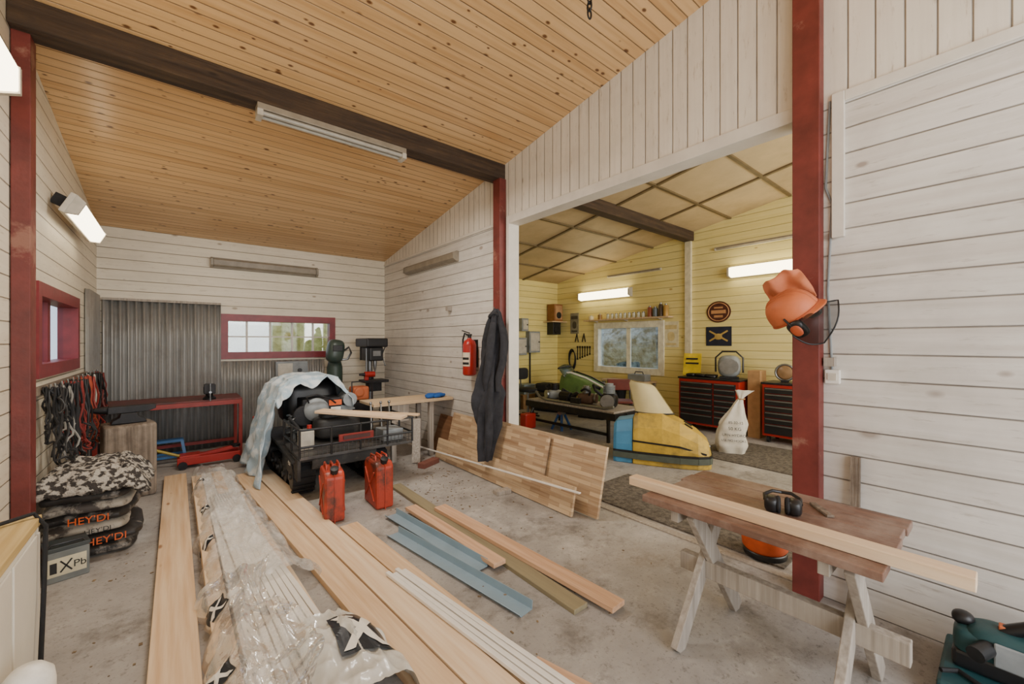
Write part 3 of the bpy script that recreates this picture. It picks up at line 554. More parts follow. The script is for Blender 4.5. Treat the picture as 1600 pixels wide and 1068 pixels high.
O('label_print',MB().grid(lambda u,v:Vector((.0875*cos(PI*.9+u*1.2),.0875*sin(PI*.9+u*1.2),.2+v*.03)),10,1).grid(lambda u,v:Vector((.0875*cos(PI*.9+u*1.2),.0875*sin(PI*.9+u*1.2),.14+v*.03)),10,1),mBlkText,t,ab=False)
O('valve',MB().cyl((0,0,.47),(0,0,.52),.024).box(-.05,.03,-.012,.012,.5,.52).bar((.0,0,.53),(-.11,0,.56),.022,.01),mBlack,t,sm=True,ab=False)
O('hose',MB().tube([(0,.02,.5),(-.02,.08,.53),(-.02,.12,.45),(-.02,.115,.25),(-.01,.11,.1)],.011,8),mBlackR,t,sm=True,ab=False)
O('wall_bracket',MB().box(.075,.111,-.03,.03,.1,.45),mDark,t,ab=False)
one('wall_peg',MB().box(2.88,XR,4.9,4.96,1.93,1.99),mOldWL,'small wooden peg on the white wall above the fire extinguisher','peg')
# coveralls
t=T('coveralls','black work coveralls hanging from a hook on the red post','coveralls',(2.72,3.72,.22))
lv=[(1.87,.02,.03,.02),(1.83,.045,.03,.04),(1.77,.06,.02,.05),(1.65,.09,.01,.07),(1.5,.11,.0,.075),(1.2,.105,-.01,.07),(.95,.125,-.02,.08),(.7,.125,-.05,.08),(.45,.095,-.085,.068),(.22,.062,-.10,.052)]
def cov(u,v):
    z,a,s,b=lerp(lv,v); th=2*PI*u
    fo=1+.28*sin(th*5+z*3)+.18*sin(th*9-z*5)+.3*noise.noise(Vector((cos(th),sin(th),z*3)))+.14*noise.noise(Vector((cos(th)*4,sin(th)*4,z*9)))
    e=Vector((cs,-sn,0)); q=Vector((sn,cs,0)); k=max(0,1.5-z)
    return Vector((2.74,3.67,z))-q*.12*k+e*(s+a*cos(th)*fo+.02*sin(z*5))+q*(b*sin(th)*fo*.9)
O('body',MB().grid(cov,84,70),mClothK,t,sm=True)
O('sleeve',MB().tube([(2.71,3.63,1.71),(2.66,3.60,1.55),(2.635,3.61,1.3),(2.615,3.64,1.08),(2.63,3.64,.98)],[.032,.045,.04,.038,.03],12),mClothK,t,sm=True)
O('sleeve',MB().tube([(2.78,3.58,1.71),(2.79,3.54,1.55),(2.77,3.53,1.3),(2.72,3.55,1.1),(2.71,3.54,.96)],[.032,.043,.042,.038,.03],12),mClothK,t,sm=True)
O('collar',MB().tube([(2.745+.05*cos(a*PI/6),3.665+.045*sin(a*PI/6),1.80+.02*sin(a)) for a in range(12)],.02,8,True),mClothK,t,sm=True)
O('hook',MB().tube([(2.855,3.72,1.85),(2.79,3.71,1.84),(2.765,3.69,1.89)],.008,6),mSteel,t,sm=True)
# leaning boards
def lean(label,y0,y1,xb,xt,h,th,mat,z=0.0):
    a=math.atan2(xt-xb,h); o=O('laminated_board',MB().box(0,th,0,y1-y0,0,h),mat,bev=.002); o.location=(xb,y0,z); o.rotation_euler=(0,a,0); return tag(o,label,'wood board')
lean('edge glued wood board leaning at the opening, its right end nearest the camera',2.2,3.95,2.72,2.865,.6,.028,mBlock,.016)
lean('edge glued wood board leaning in front of the longer one, farther left',2.85,4.62,2.665,2.81,.585,.028,mBlock,.016)
lean('darker short wood board leaning on the wall left of the long boards',4.68,5.15,2.76,2.92,.5,.025,W('dark_panel_wood','#8a6344','#6d4a30','y'),.008)
lean('long low laminated board leaning in front of the two taller boards',2.38,4.75,2.60,2.655,.25,.026,mBlock,.007)
plank('white_strip','long thin white strip leaning along the wood boards','strip',(2.57,2.25,.25),(2.54,5.6,.05),.028,.012,mWhiteM)
one('wood_block',MB().ob((2.38,4.5,.03),(.3,.1,.06),(0,0,25)),M('brick_red_wood','#7c4c40',.7),'reddish wood block on the floor left of the leaning boards','block',bev=.004)
one('wood_block',MB().ob((2.5,3.2,.02),(.16,.09,.04),(0,0,-10)),mOldWL,'small pale wood block on the floor before the long low board','block',bev=.003)
plank('wood_offcut','tall narrow wood offcut leaning beside the carrier deck','offcut',(2.3,4.68,0),(2.38,4.82,.52),.1,.025,mOldWL)
# ---------------------------------------------------------------- floor planks
plank('plank','wide pine plank farthest left on the floor beside the plastic wrap','plank',(-.005,1.2),(-.005,5.82),.185,.045,mPineP,group=None)
cen=lambda s:.295+.135*s; wid=lambda s:.17+.19*s**1.4
t=T('wrapped_bundle','long bundle of mouldings in loose clear plastic wrap on the floor','timber bundle',(.38,3.5,0))
for i,(a,b,m_,h) in enumerate(((.17,.18,mPineP2,.08),(.25,.285,mWhiteM,.09),(.335,.39,mPineP2,.09),(.415,.49,mWhiteM,.085),(.42,.59,mPineP2,.07))): plank('board','','',(b,1.3),(a,5.5),.085,h,m_,par=t)
for k in range(8): plank('moulding','','',(.36+.04*k,1.25,.093),(.25+.018*k,4.6,.093),.028,.018,mWhiteM,par=t)
def rdg(x,y,z): return (1-min(1,abs(noise.noise(Vector((x,y,z))))*2.2))**2
def wrapb(u,v,k=1.):
    s=min(1,u*1.02); y=5.62-u*4.1; e=abs(v*2-1)
    x=cen(s)+(v*2-1)*(wid(s)+k*(.065*noise.noise(Vector((u*14,v*1.2,7)))+.03*noise.noise(Vector((u*40,v*1.2,3)))))
    z=.116*(1-e**9)+k*(1-e**8)*(.036*rdg(x*5+y*.5,y*1.0,0)+.02*rdg(x*11-y*1.2,y*2.6,4)+.006*rdg(x*24,y*7+x*6,8)+.018*noise.noise(Vector((x*4,y*1.4,1))))
    return Vector((x,y,max(.006,z+.006*(1-e**5))))
UW=.70
O('plastic_wrap',MB().grid(lambda u,v:wrapb((u+.02*noise.noise(Vector((v*5,1,4)))*u)*UW,v),220,76),mWrap,t,sm=True)
def flap(u,v):
    vv=v*(.57-.12*sin(u*7)*u-.1*u); p=wrapb(UW-.02+(1.02-UW)*u,vv,1.2); b=max(0,v-.55)/.45
    p.z+=.012+.065*b*abs(sin(u*8+1))+.02*rdg(u*6,v*3,5); p.x-=.035*b*sin(u*8); return p
O('plastic_wrap',MB().grid(flap,100,48),mWrap,t,sm=True)
def wend(u,v,k=.8,r=1.):
    jag=.016*noise.noise(Vector((v*6,2,1))); uu=.845+.155*u+jag*(1-u)*r; p=wrapb(uu,.49+.54*v,k); q=1-(2*v-1)**4
    p.z+=.01+.05*q*min(1,u*3)+r*.014*rdg(p.x*8,p.y*6,3); return p
O('wrap_end',MB().grid(wend,70,70),mMilky,t,sm=True)
mNavy=M('navy_print','#1a2028',.35)
def pat(fn):
    O('printed_patch',MB().grid(lambda a,b:fn(a,b,.004),22,22),mNavy,t)
    O('printed_mark',MB().grid(lambda a,b:fn(.08+.84*a,.06+.66*a+.2*b,.007),24,6).grid(lambda a,b:fn(.08+.84*a,.72-.66*a+.2*b,.0075),24,6),mPaper,t)
def fend(a,b,d):
    p=wend(.2+a*.5+(b-.5)*.1,.34+b*.58-(a-.5)*.1,.3,.2); p.z+=d+.018; return p
pat(fend)
for (u0,v0,du,dv) in ((.14,.02,.024,.2),(.32,.01,.024,.17),(.5,.01,.024,.15)):
    def fq(a,b,d,u0=u0,v0=v0,du=du,dv=dv):
        p=wrapb(u0+a*du,v0+b*dv); p.z+=d; return p
    pat(fq)
for u0 in (.12,.55):
    def fq(a,b,d,u0=u0):
        p=flap(u0+a*.085,.03+b*.24); p.z+=d; return p
    pat(fq)
plank('plank','wide pine plank next to the plastic wrapped bundle on its right','plank',(.895,1.15),(.575,5.42),.165,.04,mPineP)
plank('plank','wide pale pine plank, second to the right of the plastic bundle','plank',(1.068,1.15),(.755,5.38),.165,.045,mPineP2)
plank('plank','shorter pine plank whose far end lies just before the jerrycans','plank',(1.24,1.1),(1.08,3.40),.14,.03,mPineP)
for k in range(4): plank('white_moulding','slim white moulding strip lying on the short pine plank','moulding',(1.19+.035*k,1.05),(1.02+.03*k,2.47-.04*(k%2)),.026,.02,mWhiteM,z=.05,group='white mouldings on the short plank')
def flash(p0,p1,label,z=.0):
    p0=Vector((p0[0],p0[1],0)); p1=Vector((p1[0],p1[1],0)); L=(p1-p0).length; w=.095
    o=O('flashing_strip',MB().prism([(-w/2,0),(w/2,0),(w/2+.004,.05),(w/2,.05),(w/2-.003,.003),(-w/2,.003),(-w/2-.012,.022),(-w/2-.015,.02)],0,L,'y'),mBlueM)
    o.location=p0+Vector((0,0,z)); o.rotation_euler=(0,0,-math.atan2((p1-p0).x,(p1-p0).y)); tag(o,label,'metal strip')
flash((1.50,1.70),(1.31,3.06),'longer blue grey metal flashing strip on the floor')
flash((1.55,2.2),(1.43,3.38),'shorter blue grey metal flashing strip beside the longer one',.012)
plank('plank','greenish pressure treated plank under the two pinkish planks','plank',(1.745,1.52),(1.76,4.05),.11,.028,mTreat)
plank('plank','longest pinkish pine plank lying right on the treated plank','plank',(1.885,1.37),(1.80,3.20),.115,.03,mPineX,z=.029)
plank('plank','short pinkish pine plank between blue flashing and long plank','plank',(1.645,2.13),(1.60,3.36),.1,.03,mPineX,z=.029)
plank('plank','pine plank end just entering at the bottom edge of the frame','plank',(1.42,.9),(1.28,1.40),.07,.03,mPineX)
m=MB()
for k in range(520):
    x,y=(random.uniform(-.4,2.7),random.uniform(1.4,6.2)) if k%3 else (random.gauss(2.2,.3),random.gauss(3.9,.5))
    if x>2.5 or (y<5.9 and -.12<x<1.3) or (x<2.1 and y>4.1): continue
    s=random.uniform(.006,.022); m.ob((x,y,.002),(s,s*random.uniform(.2,.9),.003),(0,0,random.uniform(0,180)))
o=one('wood_chips',m,W('chip_wood','#8d7657','#54442f','y'),'scattered wood chips and crumbs on the concrete floor','wood chips'); o['kind']='stuff'
# ---------------------------------------------------------------- table
t=T('wooden_table','small worn wooden table with crossed legs before the red post','table',(2.2,.75,0))
m=MB()
for k in range(5):
    x=1.89+.133*k; m.box(x+.002,x+.131,.28+.008*(k%2),1.23-.01*(k%3),.665,.70)
O('tabletop',m,mTableT,t,bev=.004)
for y in (1.03,.42):
    O('cleat',MB().box(1.93,2.5,y+.02,y+.06,.6,.665),mOldWL,t,bev=.003)
    O('leg',MB().bar((1.88,y,.0),(2.42,y,.665),.036,.085,(1,0,0)),mOldWL,t,bev=.004)
    O('leg',MB().bar((2.46,y-.04,.0),(1.96,y-.04,.665),.036,.085,(1,0,0)),mOldWL,t,bev=.004)
O('stretcher',MB().box(2.135,2.185,.24,1.15,.27,.36),mOldWL,t,bev=.004)
plank('planed_beam','long pale planed timber lying along the worn wooden table','plank',(2.0,.07),(2.0,1.36),.07,.045,mPineP2,z=.702)
t=T('ear_defenders','black ear defenders lying on the worn wooden table','ear defenders',(2.2,.68,.7),20)
for s in (-1,1):
    e=O('ear_cup',MB().sup((.0,s*.045,.036),(.085,.06,.072),.6,.8),mBlack,t,sm=True,ab=False); O('cushion',MB().tube([(.034*cos(a*PI/8),s*.018,.036+.03*sin(a*PI/8)) for a in range(16)],.01,8,True),mBlackR,e,sm=True,ab=False)
O('headband',MB().tube([(.0,-.07,.05),(.05,-.072,.06),(.1,-.04,.065),(.115,0,.06),(.1,.04,.065),(.05,.072,.06),(.0,.07,.05)],.008,8),mBlack,t,sm=True,ab=False)
plank('wood_wedge','thin dark wood wedge lying on the table beside the ear defenders','wedge',(2.3,.52),(2.42,.62),.03,.012,mOldW,z=.702)
t=T('orange_canister','rounded orange red plastic container on the mat behind the wooden table','container',(3.2,1.10,.0125),-40)
mOR=M('orange_red_plastic','#c9531f',.45)
O('base',MB().lathe([(.13,0),(.135,.01),(.135,.035),(.13,.04)],n=32),mBlack,t,sm=True,ab=False); O('body',MB().lathe([(.125,.04),(.14,.06),(.145,.12),(.145,.24),(.12,.3),(.06,.325),(.0,.33)],n=32),mOR,t,sm=True,ab=False); O('handle',MB().tube([(-.07,0,.31),(-.06,0,.37),(.06,0,.37),(.07,0,.31)],.014,8),mOR,t,sm=True,ab=False); O('cap',MB().cyl((.09,.04,.29),(.1,.045,.325),.025),mBlack,t,sm=True,ab=False); O('label_band',MB().lathe([(.1455,.14),(.147,.145),(.147,.2),(.1455,.205)],n=32),mBlack,t,sm=True,ab=False)
one('wooden_stick',MB().bar((2.89,.55,0),(2.93,.55,.86),.04,.03,(1,0,0)),mOldW,'dark wooden stick leaning on the white wall behind the table','stick')
t=T('wall_socket','white wall socket on the boards right of the red post','socket',(XR,.655,1.3)); O('plate',MB().box(XR-.03,XR,.62,.69,1.26,1.34),mPaper,t,bev=.004); O('button',MB().box(XR-.036,XR-.03,.635,.675,1.28,1.32),mLampW,t)
one('wood_peg',MB().box(XR-.05,XR,.64,.69,1.36,1.41),mOldWL,'small wood peg on the wall above the white socket','peg')
one('wall_cable',MB().tube([(XR-.006,.66,1.34),(XR-.006,.68,1.8),(XR-.006,.66,2.3),(XR-.006,.69,2.4),(XR-.006,.67,2.9)],.006,6),mGrey,'thin grey cable running up the white wall beside the post','cable',sm=True)
# helmet: local X = along the wall to the right, local Y = into the wall, Z up
t=T('forestry_helmet','faded orange forestry helmet with mesh visor hanging on the wide red post','helmet',(2.73,.78,1.685),-90)
zz=Vector((-.50,-.45,.74)).normalized(); xx=(Vector((1,-.1,.1))-zz*Vector((1,-.1,.1)).dot(zz)).normalized(); yy=zz.cross(xx)
HMX=Matrix.Translation((.02,-.075,-.03))@Matrix((xx,yy,zz)).transposed().to_4x4()@Matrix.Scale(.92,4)
def dome(u,v):
    th=2*PI*u; ph=v*PI/2; a,b=.14,.115
    return Vector((a*cos(th)*cos(ph)**.7,b*sin(th)*cos(ph)**.7,.145*sin(ph)**.85))
O('shell',MB().grid(dome,40,14).xf(HMX),mOrange,t,sm=True,ab=False,sol=.005)
m=MB()
for o_ in (-.035,0,.035): m.tube([(.137*cos(a*PI/14)**.7*(1-abs(o_)*3) if a<7 else -.137*abs(cos(a*PI/14))**.7*(1-abs(o_)*3),o_,.145*sin(a*PI/14)**.85*(1-abs(o_)*1.0)+.003) for a in range(2,13)],.007,8)
O('crown_rib',m.xf(HMX),M('rib_orange','#bb6238',.55),t,sm=True,ab=False)
O('peak',MB().grid(lambda u,v:Vector(((.14+.035*v*sin(PI*u)**.6)*cos((u-.5)*2.0),(.115+.015*v)*sin((u-.5)*2.0),.0-.022*v)),18,5).xf(HMX),mOrange,t,sm=True,ab=False,sol=.006)
O('rim',MB().tube([(.142*cos(a*PI/16),.117*sin(a*PI/16),0) for a in range(32)],.006,8,True).xf(HMX),M('rim_orange','#a94d28',.5),t,sm=True,ab=False)
mCup=M('ear_cup_orange','#b4532c',.5)
O('ear_cup',MB().sup((.02,-.12,-.05),(.095,.05,.11),.6,.8).xf(HMX),mBlack,t,sm=True,ab=False)
O('ear_cup',MB().sup((.02,.12,-.055),(.095,.05,.11),.6,.8).xf(HMX),mBlack,t,sm=True,ab=False)
O('cup_plate',MB().sup((.02,-.142,-.05),(.06,.02,.07),.8,.9).xf(HMX),mCup,t,sm=True,ab=False)
O('cup_arm',MB().tube([(.0,-.12,.04),(.01,-.135,.0),(.02,-.14,-.03)],.006,6).xf(HMX),mBlack,t,sm=True,ab=False)
def bil(A,B,Cc,D,u,v): return A*(1-u)*(1-v)+B*u*(1-v)+Cc*u*v+D*(1-u)*v
vA,vB,vC,vD=Vector((.09,-.14,.01)),Vector((.205,-.05,.035)),Vector((.15,-.07,-.19)),Vector((.03,-.15,-.15))
def vis(u,v): return bil(vA,vB,vC,vD,u,v)+Vector((.03*sin(PI*v)*u,-.06*sin(PI*u)*sin(PI*v)-.02*sin(PI*v),-.025*sin(PI*u)*v))
O('visor',MB().grid(vis,20,16),mMesh,t,sm=True,ab=False)
O('visor_frame',MB().tube([vis(i/8,0) for i in range(8)]+[vis(1,i/8) for i in range(8)]+[vis(1-i/8,1) for i in range(8)]+[vis(0,1-i/8) for i in range(8)],.004,8,True),mBlack,t,sm=True,ab=False)
def flapo(u,v):
    x,y=2*u-1,2*v-1; a=x*math.sqrt(1-y*y*.2); b=y*math.sqrt(1-x*x*.2)
    p=Vector((-.05,.05,.115))+Vector((.10,0,.05))*a+Vector((-.05,0,.095))*b
    p.y+=-.008*(1-a*a)+.016*sin(a*6+b*1.5)+.012*sin(b*5-a*2)-.02*b+.02*noise.noise(Vector((a*2,b*2,1))); p.z+=.01*sin(a*6)*(b>0)*b; return p
O('neck_flap',MB().grid(flapo,30,30),M('flap_orange','#c6744f',.8,0,.12,8,.3),t,sm=True,ab=False,sol=.004)
one('helmet_hook',MB().tube([(2.862,.77,1.78),(2.77,.77,1.75),(2.75,.77,1.79)],.006,6),mSteel,'steel hook on the wide red post under the helmet','hook',sm=True)
# power tool bottom right
t=T('tool_case','flat dark teal tool case on the floor in the bottom right corner','tool case',(2.65,-.04,0))
O('shell',MB().box(2.45,2.89,-.34,.20,0,.05),mTeal,t,bev=.014); O('lid',MB().box(2.45,2.89,-.34,.20,.055,.098),mTeal,t,bev=.014)
for y in (-.2,.1): O('latch',MB().box(2.436,2.45,y-.03,y+.03,.03,.085),mBlack,t,bev=.003)
BX=Matrix.Translation((2.69,-.05,.1))@Matrix.Scale(1.2,4)@Matrix.Translation((-2.68,.04,-.161))
t=T('belt_sander','compact dark teal belt sander with black handle on the flat tool case','sander',(2.69,-.05,.1))
O('base',MB().box(2.61,2.75,-.26,.14,.162,.225).xf(BX),mBlack,t,bev=.015); O('body',MB().sup((2.68,-.07,.265),(.15,.36,.11),.45,.45,28,12).sup((2.68,.06,.25),(.14,.16,.1),.5,.5).xf(BX),mTeal,t,sm=True)
O('side_plate',MB().box(2.596,2.606,-.2,.04,.22,.3).xf(BX),mGrey,t,bev=.006)
O('handle',MB().tube([(2.68,-.22,.28),(2.68,-.27,.33),(2.68,-.17,.37),(2.68,-.04,.355),(2.68,.02,.31)],.022,10).xf(BX),mBlack,t,sm=True); O('front_knob',MB().sup((2.69,.115,.31),(.06,.06,.05),.9,.9).cyl((2.69,.115,.22),(2.69,.115,.3),.018).xf(BX),mBlack,t,sm=True)
O('lever',MB().box(2.665,2.7,.0,.03,.31,.335).xf(BX),mOrange,t,bev=.004)
O('dust_port',MB().cyl((2.62,.05,.27),(2.55,.08,.26),.025).xf(BX),mBlack,t,sm=True)
O('cord',MB().tube([(2.68,-.26,.32),(2.6,-.28,.25),(2.54,-.2,.175),(2.52,-.05,.17),(2.53,.06,.17),(2.57,.12,.17),(2.53,.16,.17)],.008,8).xf(BX),mBlackR,t,sm=True)
# chain
p=WX(921,10,1.95)
t=T('hoist_chain','short dark chain hanging from the pine ceiling at the top edge','chain',(p.x,p.y,ceil(p.y)))
for k in range(6):
    c=Vector((0,0,p.z+.18-.045*k-ceil(p.y))); O('link',MB().tube([c+Vector(((.016*cos(a*PI/6)) if k%2 else 0,0 if k%2 else .016*cos(a*PI/6),.03*sin(a*PI/6))) for a in range(12)],.006,6,True),mDark,t,sm=True,ab=False)
O('anchor',MB().tube([(0,0,0),(0,0,p.z+.2-ceil(p.y))],.006,6),mDark,t,sm=True,ab=False)
# ---------------------------------------------------------------- side room
one('doormat',MB().box(3.1,3.95,.95,2.75,0,.012),mRug,'worn grey brown mat just inside the opening','mat')
one('doormat',MB().box(5.35,6.55,1.2,2.75,0,.012),mRug,'worn grey brown mat before the red tool chests','mat')
def chest(label,yc,w,h,cols,rows):
    D=.48; t=T('tool_chest',label,'tool chest',(6.82+D/2,yc,0),-90)
    O('body',MB().box(-w/2,w/2,-D/2,D/2,.1,h-.03),mToolR,t,bev=.01,ab=False); O('top_tray',MB().box(-w/2-.015,w/2+.015,-D/2-.015,D/2+.01,h-.03,h),mBlack,t,bev=.008,ab=False)
    x=-w/2+.03
    for cw in cols:
        z=.14
        for i in range(rows):
            hh=(h-.2)/rows*(1.5 if i==0 else .9 if i else 1); hh=min(hh,h-.06-z)
            d=O('drawer',MB().box(x+.004,x+cw-.004,-D/2-.018,-D/2,z,z+hh-.008),mBlack,t,bev=.004,ab=False)
            O('handle',MB().box(x+.02,x+cw-.02,-D/2-.03,-D/2-.018,z+hh-.03,z+hh-.014),mSteel,d,ab=False); z+=hh
        x+=cw+.01
    for sx in (-1,1):
        for sy in (-1,1): O('caster',MB().cyl((sx*(w/2-.07)-.018,sy*(D/2-.06),.05),(sx*(w/2-.07)+.018,sy*(D/2-.06),.05),.05).box(sx*(w/2-.07)-.03,sx*(w/2-.07)+.03,sy*(D/2-.06)-.03,sy*(D/2-.06)+.03,.09,.11),mBlackR,t,sm=True,ab=False)
chest('wide red tool chest with black drawers under the yellow sign',3.2,1.0,.9,(.56,.35),7)
chest('narrow red tool chest with black drawers nearest the red post',1.98,.8,.9,(.73,),7)
t=T('warning_sign','small yellow printed sign leaning on the wide tool chest','sign',(7.1,3.6,.902),-80)
O('plate',MB().ob((0,0,.2),(.3,.01,.4),(-12,0,0)),M('sign_yellow','#d8bc2c',.5),t,bev=.002,ab=False); O('print',MB().ob((0,-.016,.3),(.2,.004,.03),(-12,0,0)).ob((0,-.006,.22),(.22,.004,.03),(-12,0,0)).ob((0,.01,.13),(.16,.004,.03),(-12,0,0)),mBlkText,t,ab=False)
t=T('engine_part','grey finned engine casing standing on the wide tool chest','engine',(7.05,2.95,.902),-70)
O('casing',MB().sup((0,0,.2),(.34,.26,.36),.7,.8,24,14),mGrey,t,sm=True,ab=False); m=MB()
for k in range(6): m.cyl((0,-.1-.012*k,.2),(0,-.106-.012*k,.2),.14-.012*k,n=20)
O('fin',m,mSteel,t,ab=False); O('foot',MB().box(-.14,.14,-.08,.08,0,.03),mDark,t,ab=False); O('carrying_frame',MB().tube([(-.2,0,.1),(-.2,0,.34),(-.1,0,.44),(.1,0,.44),(.2,0,.34),(.2,0,.1)],.014,8),mBlack,t,sm=True,ab=False)
m=MB()
for k in range(5): m.sup((7.0+.04*(k%2),3.2+.09*k,.93),(.16,.15,.06),.6,.6,14,8,.2,15)
one('tool_roll',m,mBlack,'black tool roll lying on the wide tool chest','tool roll',sm=True)
one('cardboard_box',MB().box(7.0,7.25,2.47,2.65,0,1.05),mCard,'tall narrow cardboard box standing between the two tool chests','box',bev=.003)
t=T('round_lamp','round chrome headlamp standing on the narrow tool chest','headlamp',(7.05,2.15,.902),-80); O('ring',MB().tube([(.12*cos(a*PI/10),0,.14+.12*sin(a*PI/10)) for a in range(20)],.016,8,True),mSteel,t,sm=True,ab=False); O('lens',MB().lathe([(.11,0),(.09,.03),(.03,.045)],(0,0,.14),24,(90,0,0)),M('amber_lens','#8a6a48',.25),t,sm=True,ab=False); O('stand',MB().box(-.05,.05,-.03,.05,0,.03),mDark,t,ab=False)
def sign(label,loc,w,h,m1,m2,style='plain',name='wall_sign'):
    t=T(name,label,'sign',loc,-90)
    if style=='oval':
        O('plate',MB().prism([(w/2*cos(a*PI/16),h/2*sin(a*PI/16)) for a in range(32)],-.012,0,'y'),m1,t,ab=False)
        O('ring',MB().tube([(w*.42*cos(a*PI/14),-.014,h*.42*sin(a*PI/14)) for a in range(28)],.008,6,True),m2,t,ab=False); O('emblem',MB().box(-w*.3,w*.3,-.018,-.012,-.03,.03).box(-w*.18,w*.18,-.018,-.012,.06,.09).box(-w*.18,w*.18,-.018,-.012,-.1,-.06),m2,t,ab=False)
    elif style=='cross':
        O('plate',MB().box(-w/2,w/2,-.01,0,-h/2,h/2),m1,t,ab=False); O('emblem',MB().bar((-w*.36,-.013,-h*.25),(w*.36,-.013,h*.28),.006,.028).bar((-w*.36,-.014,h*.28),(w*.36,-.014,-h*.25),.006,.028).sup((0,-.016,-h*.02),(w*.3,.008,h*.32),.8,.8,16,8),m2,t,ab=False)
    else:
        O('plate',MB().box(-w/2,w/2,-.01,0,-h/2,h/2),m1,t,ab=False); O('emblem',MB().box(-w*.4,w*.4,-.013,-.009,h*.2,h*.36).sup((0,-.011,-h*.08),(w*.5,.006,h*.35),.8,.8,16,8).box(-w*.35,w*.35,-.013,-.009,-h*.42,-h*.34),m2,t,ab=False)
def far(u,v): return WX(u,v,XF)
sign('dark red round metal sign on the yellow wall',far(1123,487),.42,.38,M('sign_maroon','#4f2a22',.4),M('sign_tan','#c08a5a',.5),'oval')
sign('dark blue panel with crossed emblem on the yellow wall below the round sign',far(1123,525),.44,.34,M('sign_navy','#20253a',.4),M('sign_gold','#b89a54',.5),'cross')
sign('pale paper sheet pinned on the yellow wall right of the window',far(1049,522),.3,.5,M('pale_sheet','#e6dcb8',.7),M('pale_print','#d8c48c',.7),name='paper_sheet')
sign('grey picture poster on the yellow wall left of the window',far(898,505),.26,.5,M('poster_grey','#8e8a78',.6),M('poster_dark','#4e4a40',.6),name='poster')
sign('small red and white plate on the yellow wall beside the red post',far(1222,492),.32,.12,mPaper,mToolR)
t=T('wall_shelf','long wooden shelf above the yellow room window','shelf',(XF-.1,5.2,2.0)); O('board',MB().box(XF-.2,XF,4.15,6.25,1.97,2.0),mWorkT,t,bev=.003)
for y in (4.4,5.2,6.0): O('shelf_bracket',MB().prism([(XF-.15,1.97),(XF,1.97),(XF,1.94)],y-.015,y+.015,'y'),mTrim,t)
mJar=M('jar_glass','#c9c9b4',.15)
for k in range(9):
    y=4.75+.11*k; t=T('glass_jar','clear glass jar in the row on the long shelf','jar',(XF-.1,y,2.001),0,'glass jars on the long shelf'); O('jar_body',MB().lathe([(.035,0),(.04,.01),(.04,.09),(.03,.1)],n=12),mJar,t,sm=True,ab=False); O('lid',MB().cyl((0,0,.1),(0,0,.115),.034,n=12),mSteel,t,sm=True,ab=False)
for y,h,r,c,l in ((4.25,.24,.05,'#b08a4a','tan bottle at the right end of the long shelf'),(4.36,.27,.045,'#4a3a2c','dark brown bottle near the right end of the long shelf'),(4.48,.2,.05,'#5f6a72','grey can near the right end of the long shelf'),(4.6,.22,.05,'#8a4a34','red brown can beside the jars on the long shelf'),(5.85,.13,.05,'#8a6a3a','brown can left of the jars on the long shelf'),(6.1,.1,.06,'#d9d0b0','cream tin at the left end of the long shelf')):
    t=T('tin_can',l,'can',(XF-.1,y,2.001)); O('can_body',MB().lathe([(r,0),(r,h*.8),(r*.6,h*.9)],n=14),M('can_'+c[1:],c,.4),t,sm=True,ab=False); O('lid',MB().cyl((0,0,h*.9),(0,0,h),r*.5,n=12),mSteel,t,sm=True,ab=False)
t=T('corner_shelf','small wooden corner shelf under the brown speaker','shelf',(7.2,YB-.15,2.0)); O('board',MB().box(6.95,XF,YB-.32,YB,1.98,2.0),mWorkT,t)
t=T('speaker','brown wooden speaker box on the corner shelf','speaker',(7.2,YB-.15,2.001)); O('cabinet',MB().box(7.06,7.34,YB-.28,YB-.03,2.002,2.42),M('speaker_wood','#8a5a30',.5),t,bev=.006); O('grille',MB().box(7.09,7.31,YB-.29,YB-.28,2.05,2.38),M('speaker_cloth','#a8805a',.8),t); O('cone',MB().cyl((7.2,YB-.3,2.15),(7.2,YB-.29,2.15),.08),mBlack,t,sm=True)
t=T('speaker','black speaker box hung below the corner shelf','speaker',(7.2,YB-.1,1.7)); O('cabinet',MB().box(7.08,7.34,YB-.22,YB,1.68,1.98),mBlack,t,bev=.006); O('cone',MB().cyl((7.2,YB-.235,1.8),(7.2,YB-.22,1.8),.09),mDark,t,sm=True)
for x0,x1,z0,z1,l in ((6.15,6.35,1.75,2.05,'small grey meter box on the side room back wall, uppermost'),(6.38,6.72,1.25,1.75,'grey fuse box on the side room back wall, largest'),(6.0,6.3,1.2,1.6,'grey control box on the side room back wall, lower left')):
    t=T('fuse_box',l,'electrical box',((x0+x1)/2,YB,z0)); O('case',MB().box(x0,x1,YB-.14,YB+.002,z0,z1),mGrey,t,bev=.008); O('door',MB().box(x0+.03,x1-.03,YB-.15,YB-.14,z0+.04,z1-.04),mLampW,t,bev=.004); O('knob',MB().cyl((x1-.05,YB-.17,(z0+z1)/2),(x1-.05,YB-.15,(z0+z1)/2),.015),mBlack,t)
one('cable_pipe',MB().tube([(6.5,YB-.02,1.25),(6.5,YB-.02,.4),(6.5,YB-.02,0)],.02,8),mDark,'dark conduit pipe below the grey fuse box','pipe',sm=True)
for k,(y,l) in enumerate(((6.62,'black pincers hung on the yellow wall left of the window'),(6.4,'black clamp hung on the yellow wall nearest the window'))):
    z=1.62; m=MB().tube([(XF-.01,y-.05,z-.12),(XF-.01,y-.02,z),(XF-.01,y,z+.08)],.012,6).tube([(XF-.01,y+.05,z-.12),(XF-.01,y+.02,z),(XF-.01,y-.01,z+.08)],.012,6); one('hand_tool',m,mBlack,l,'tool',sm=True)
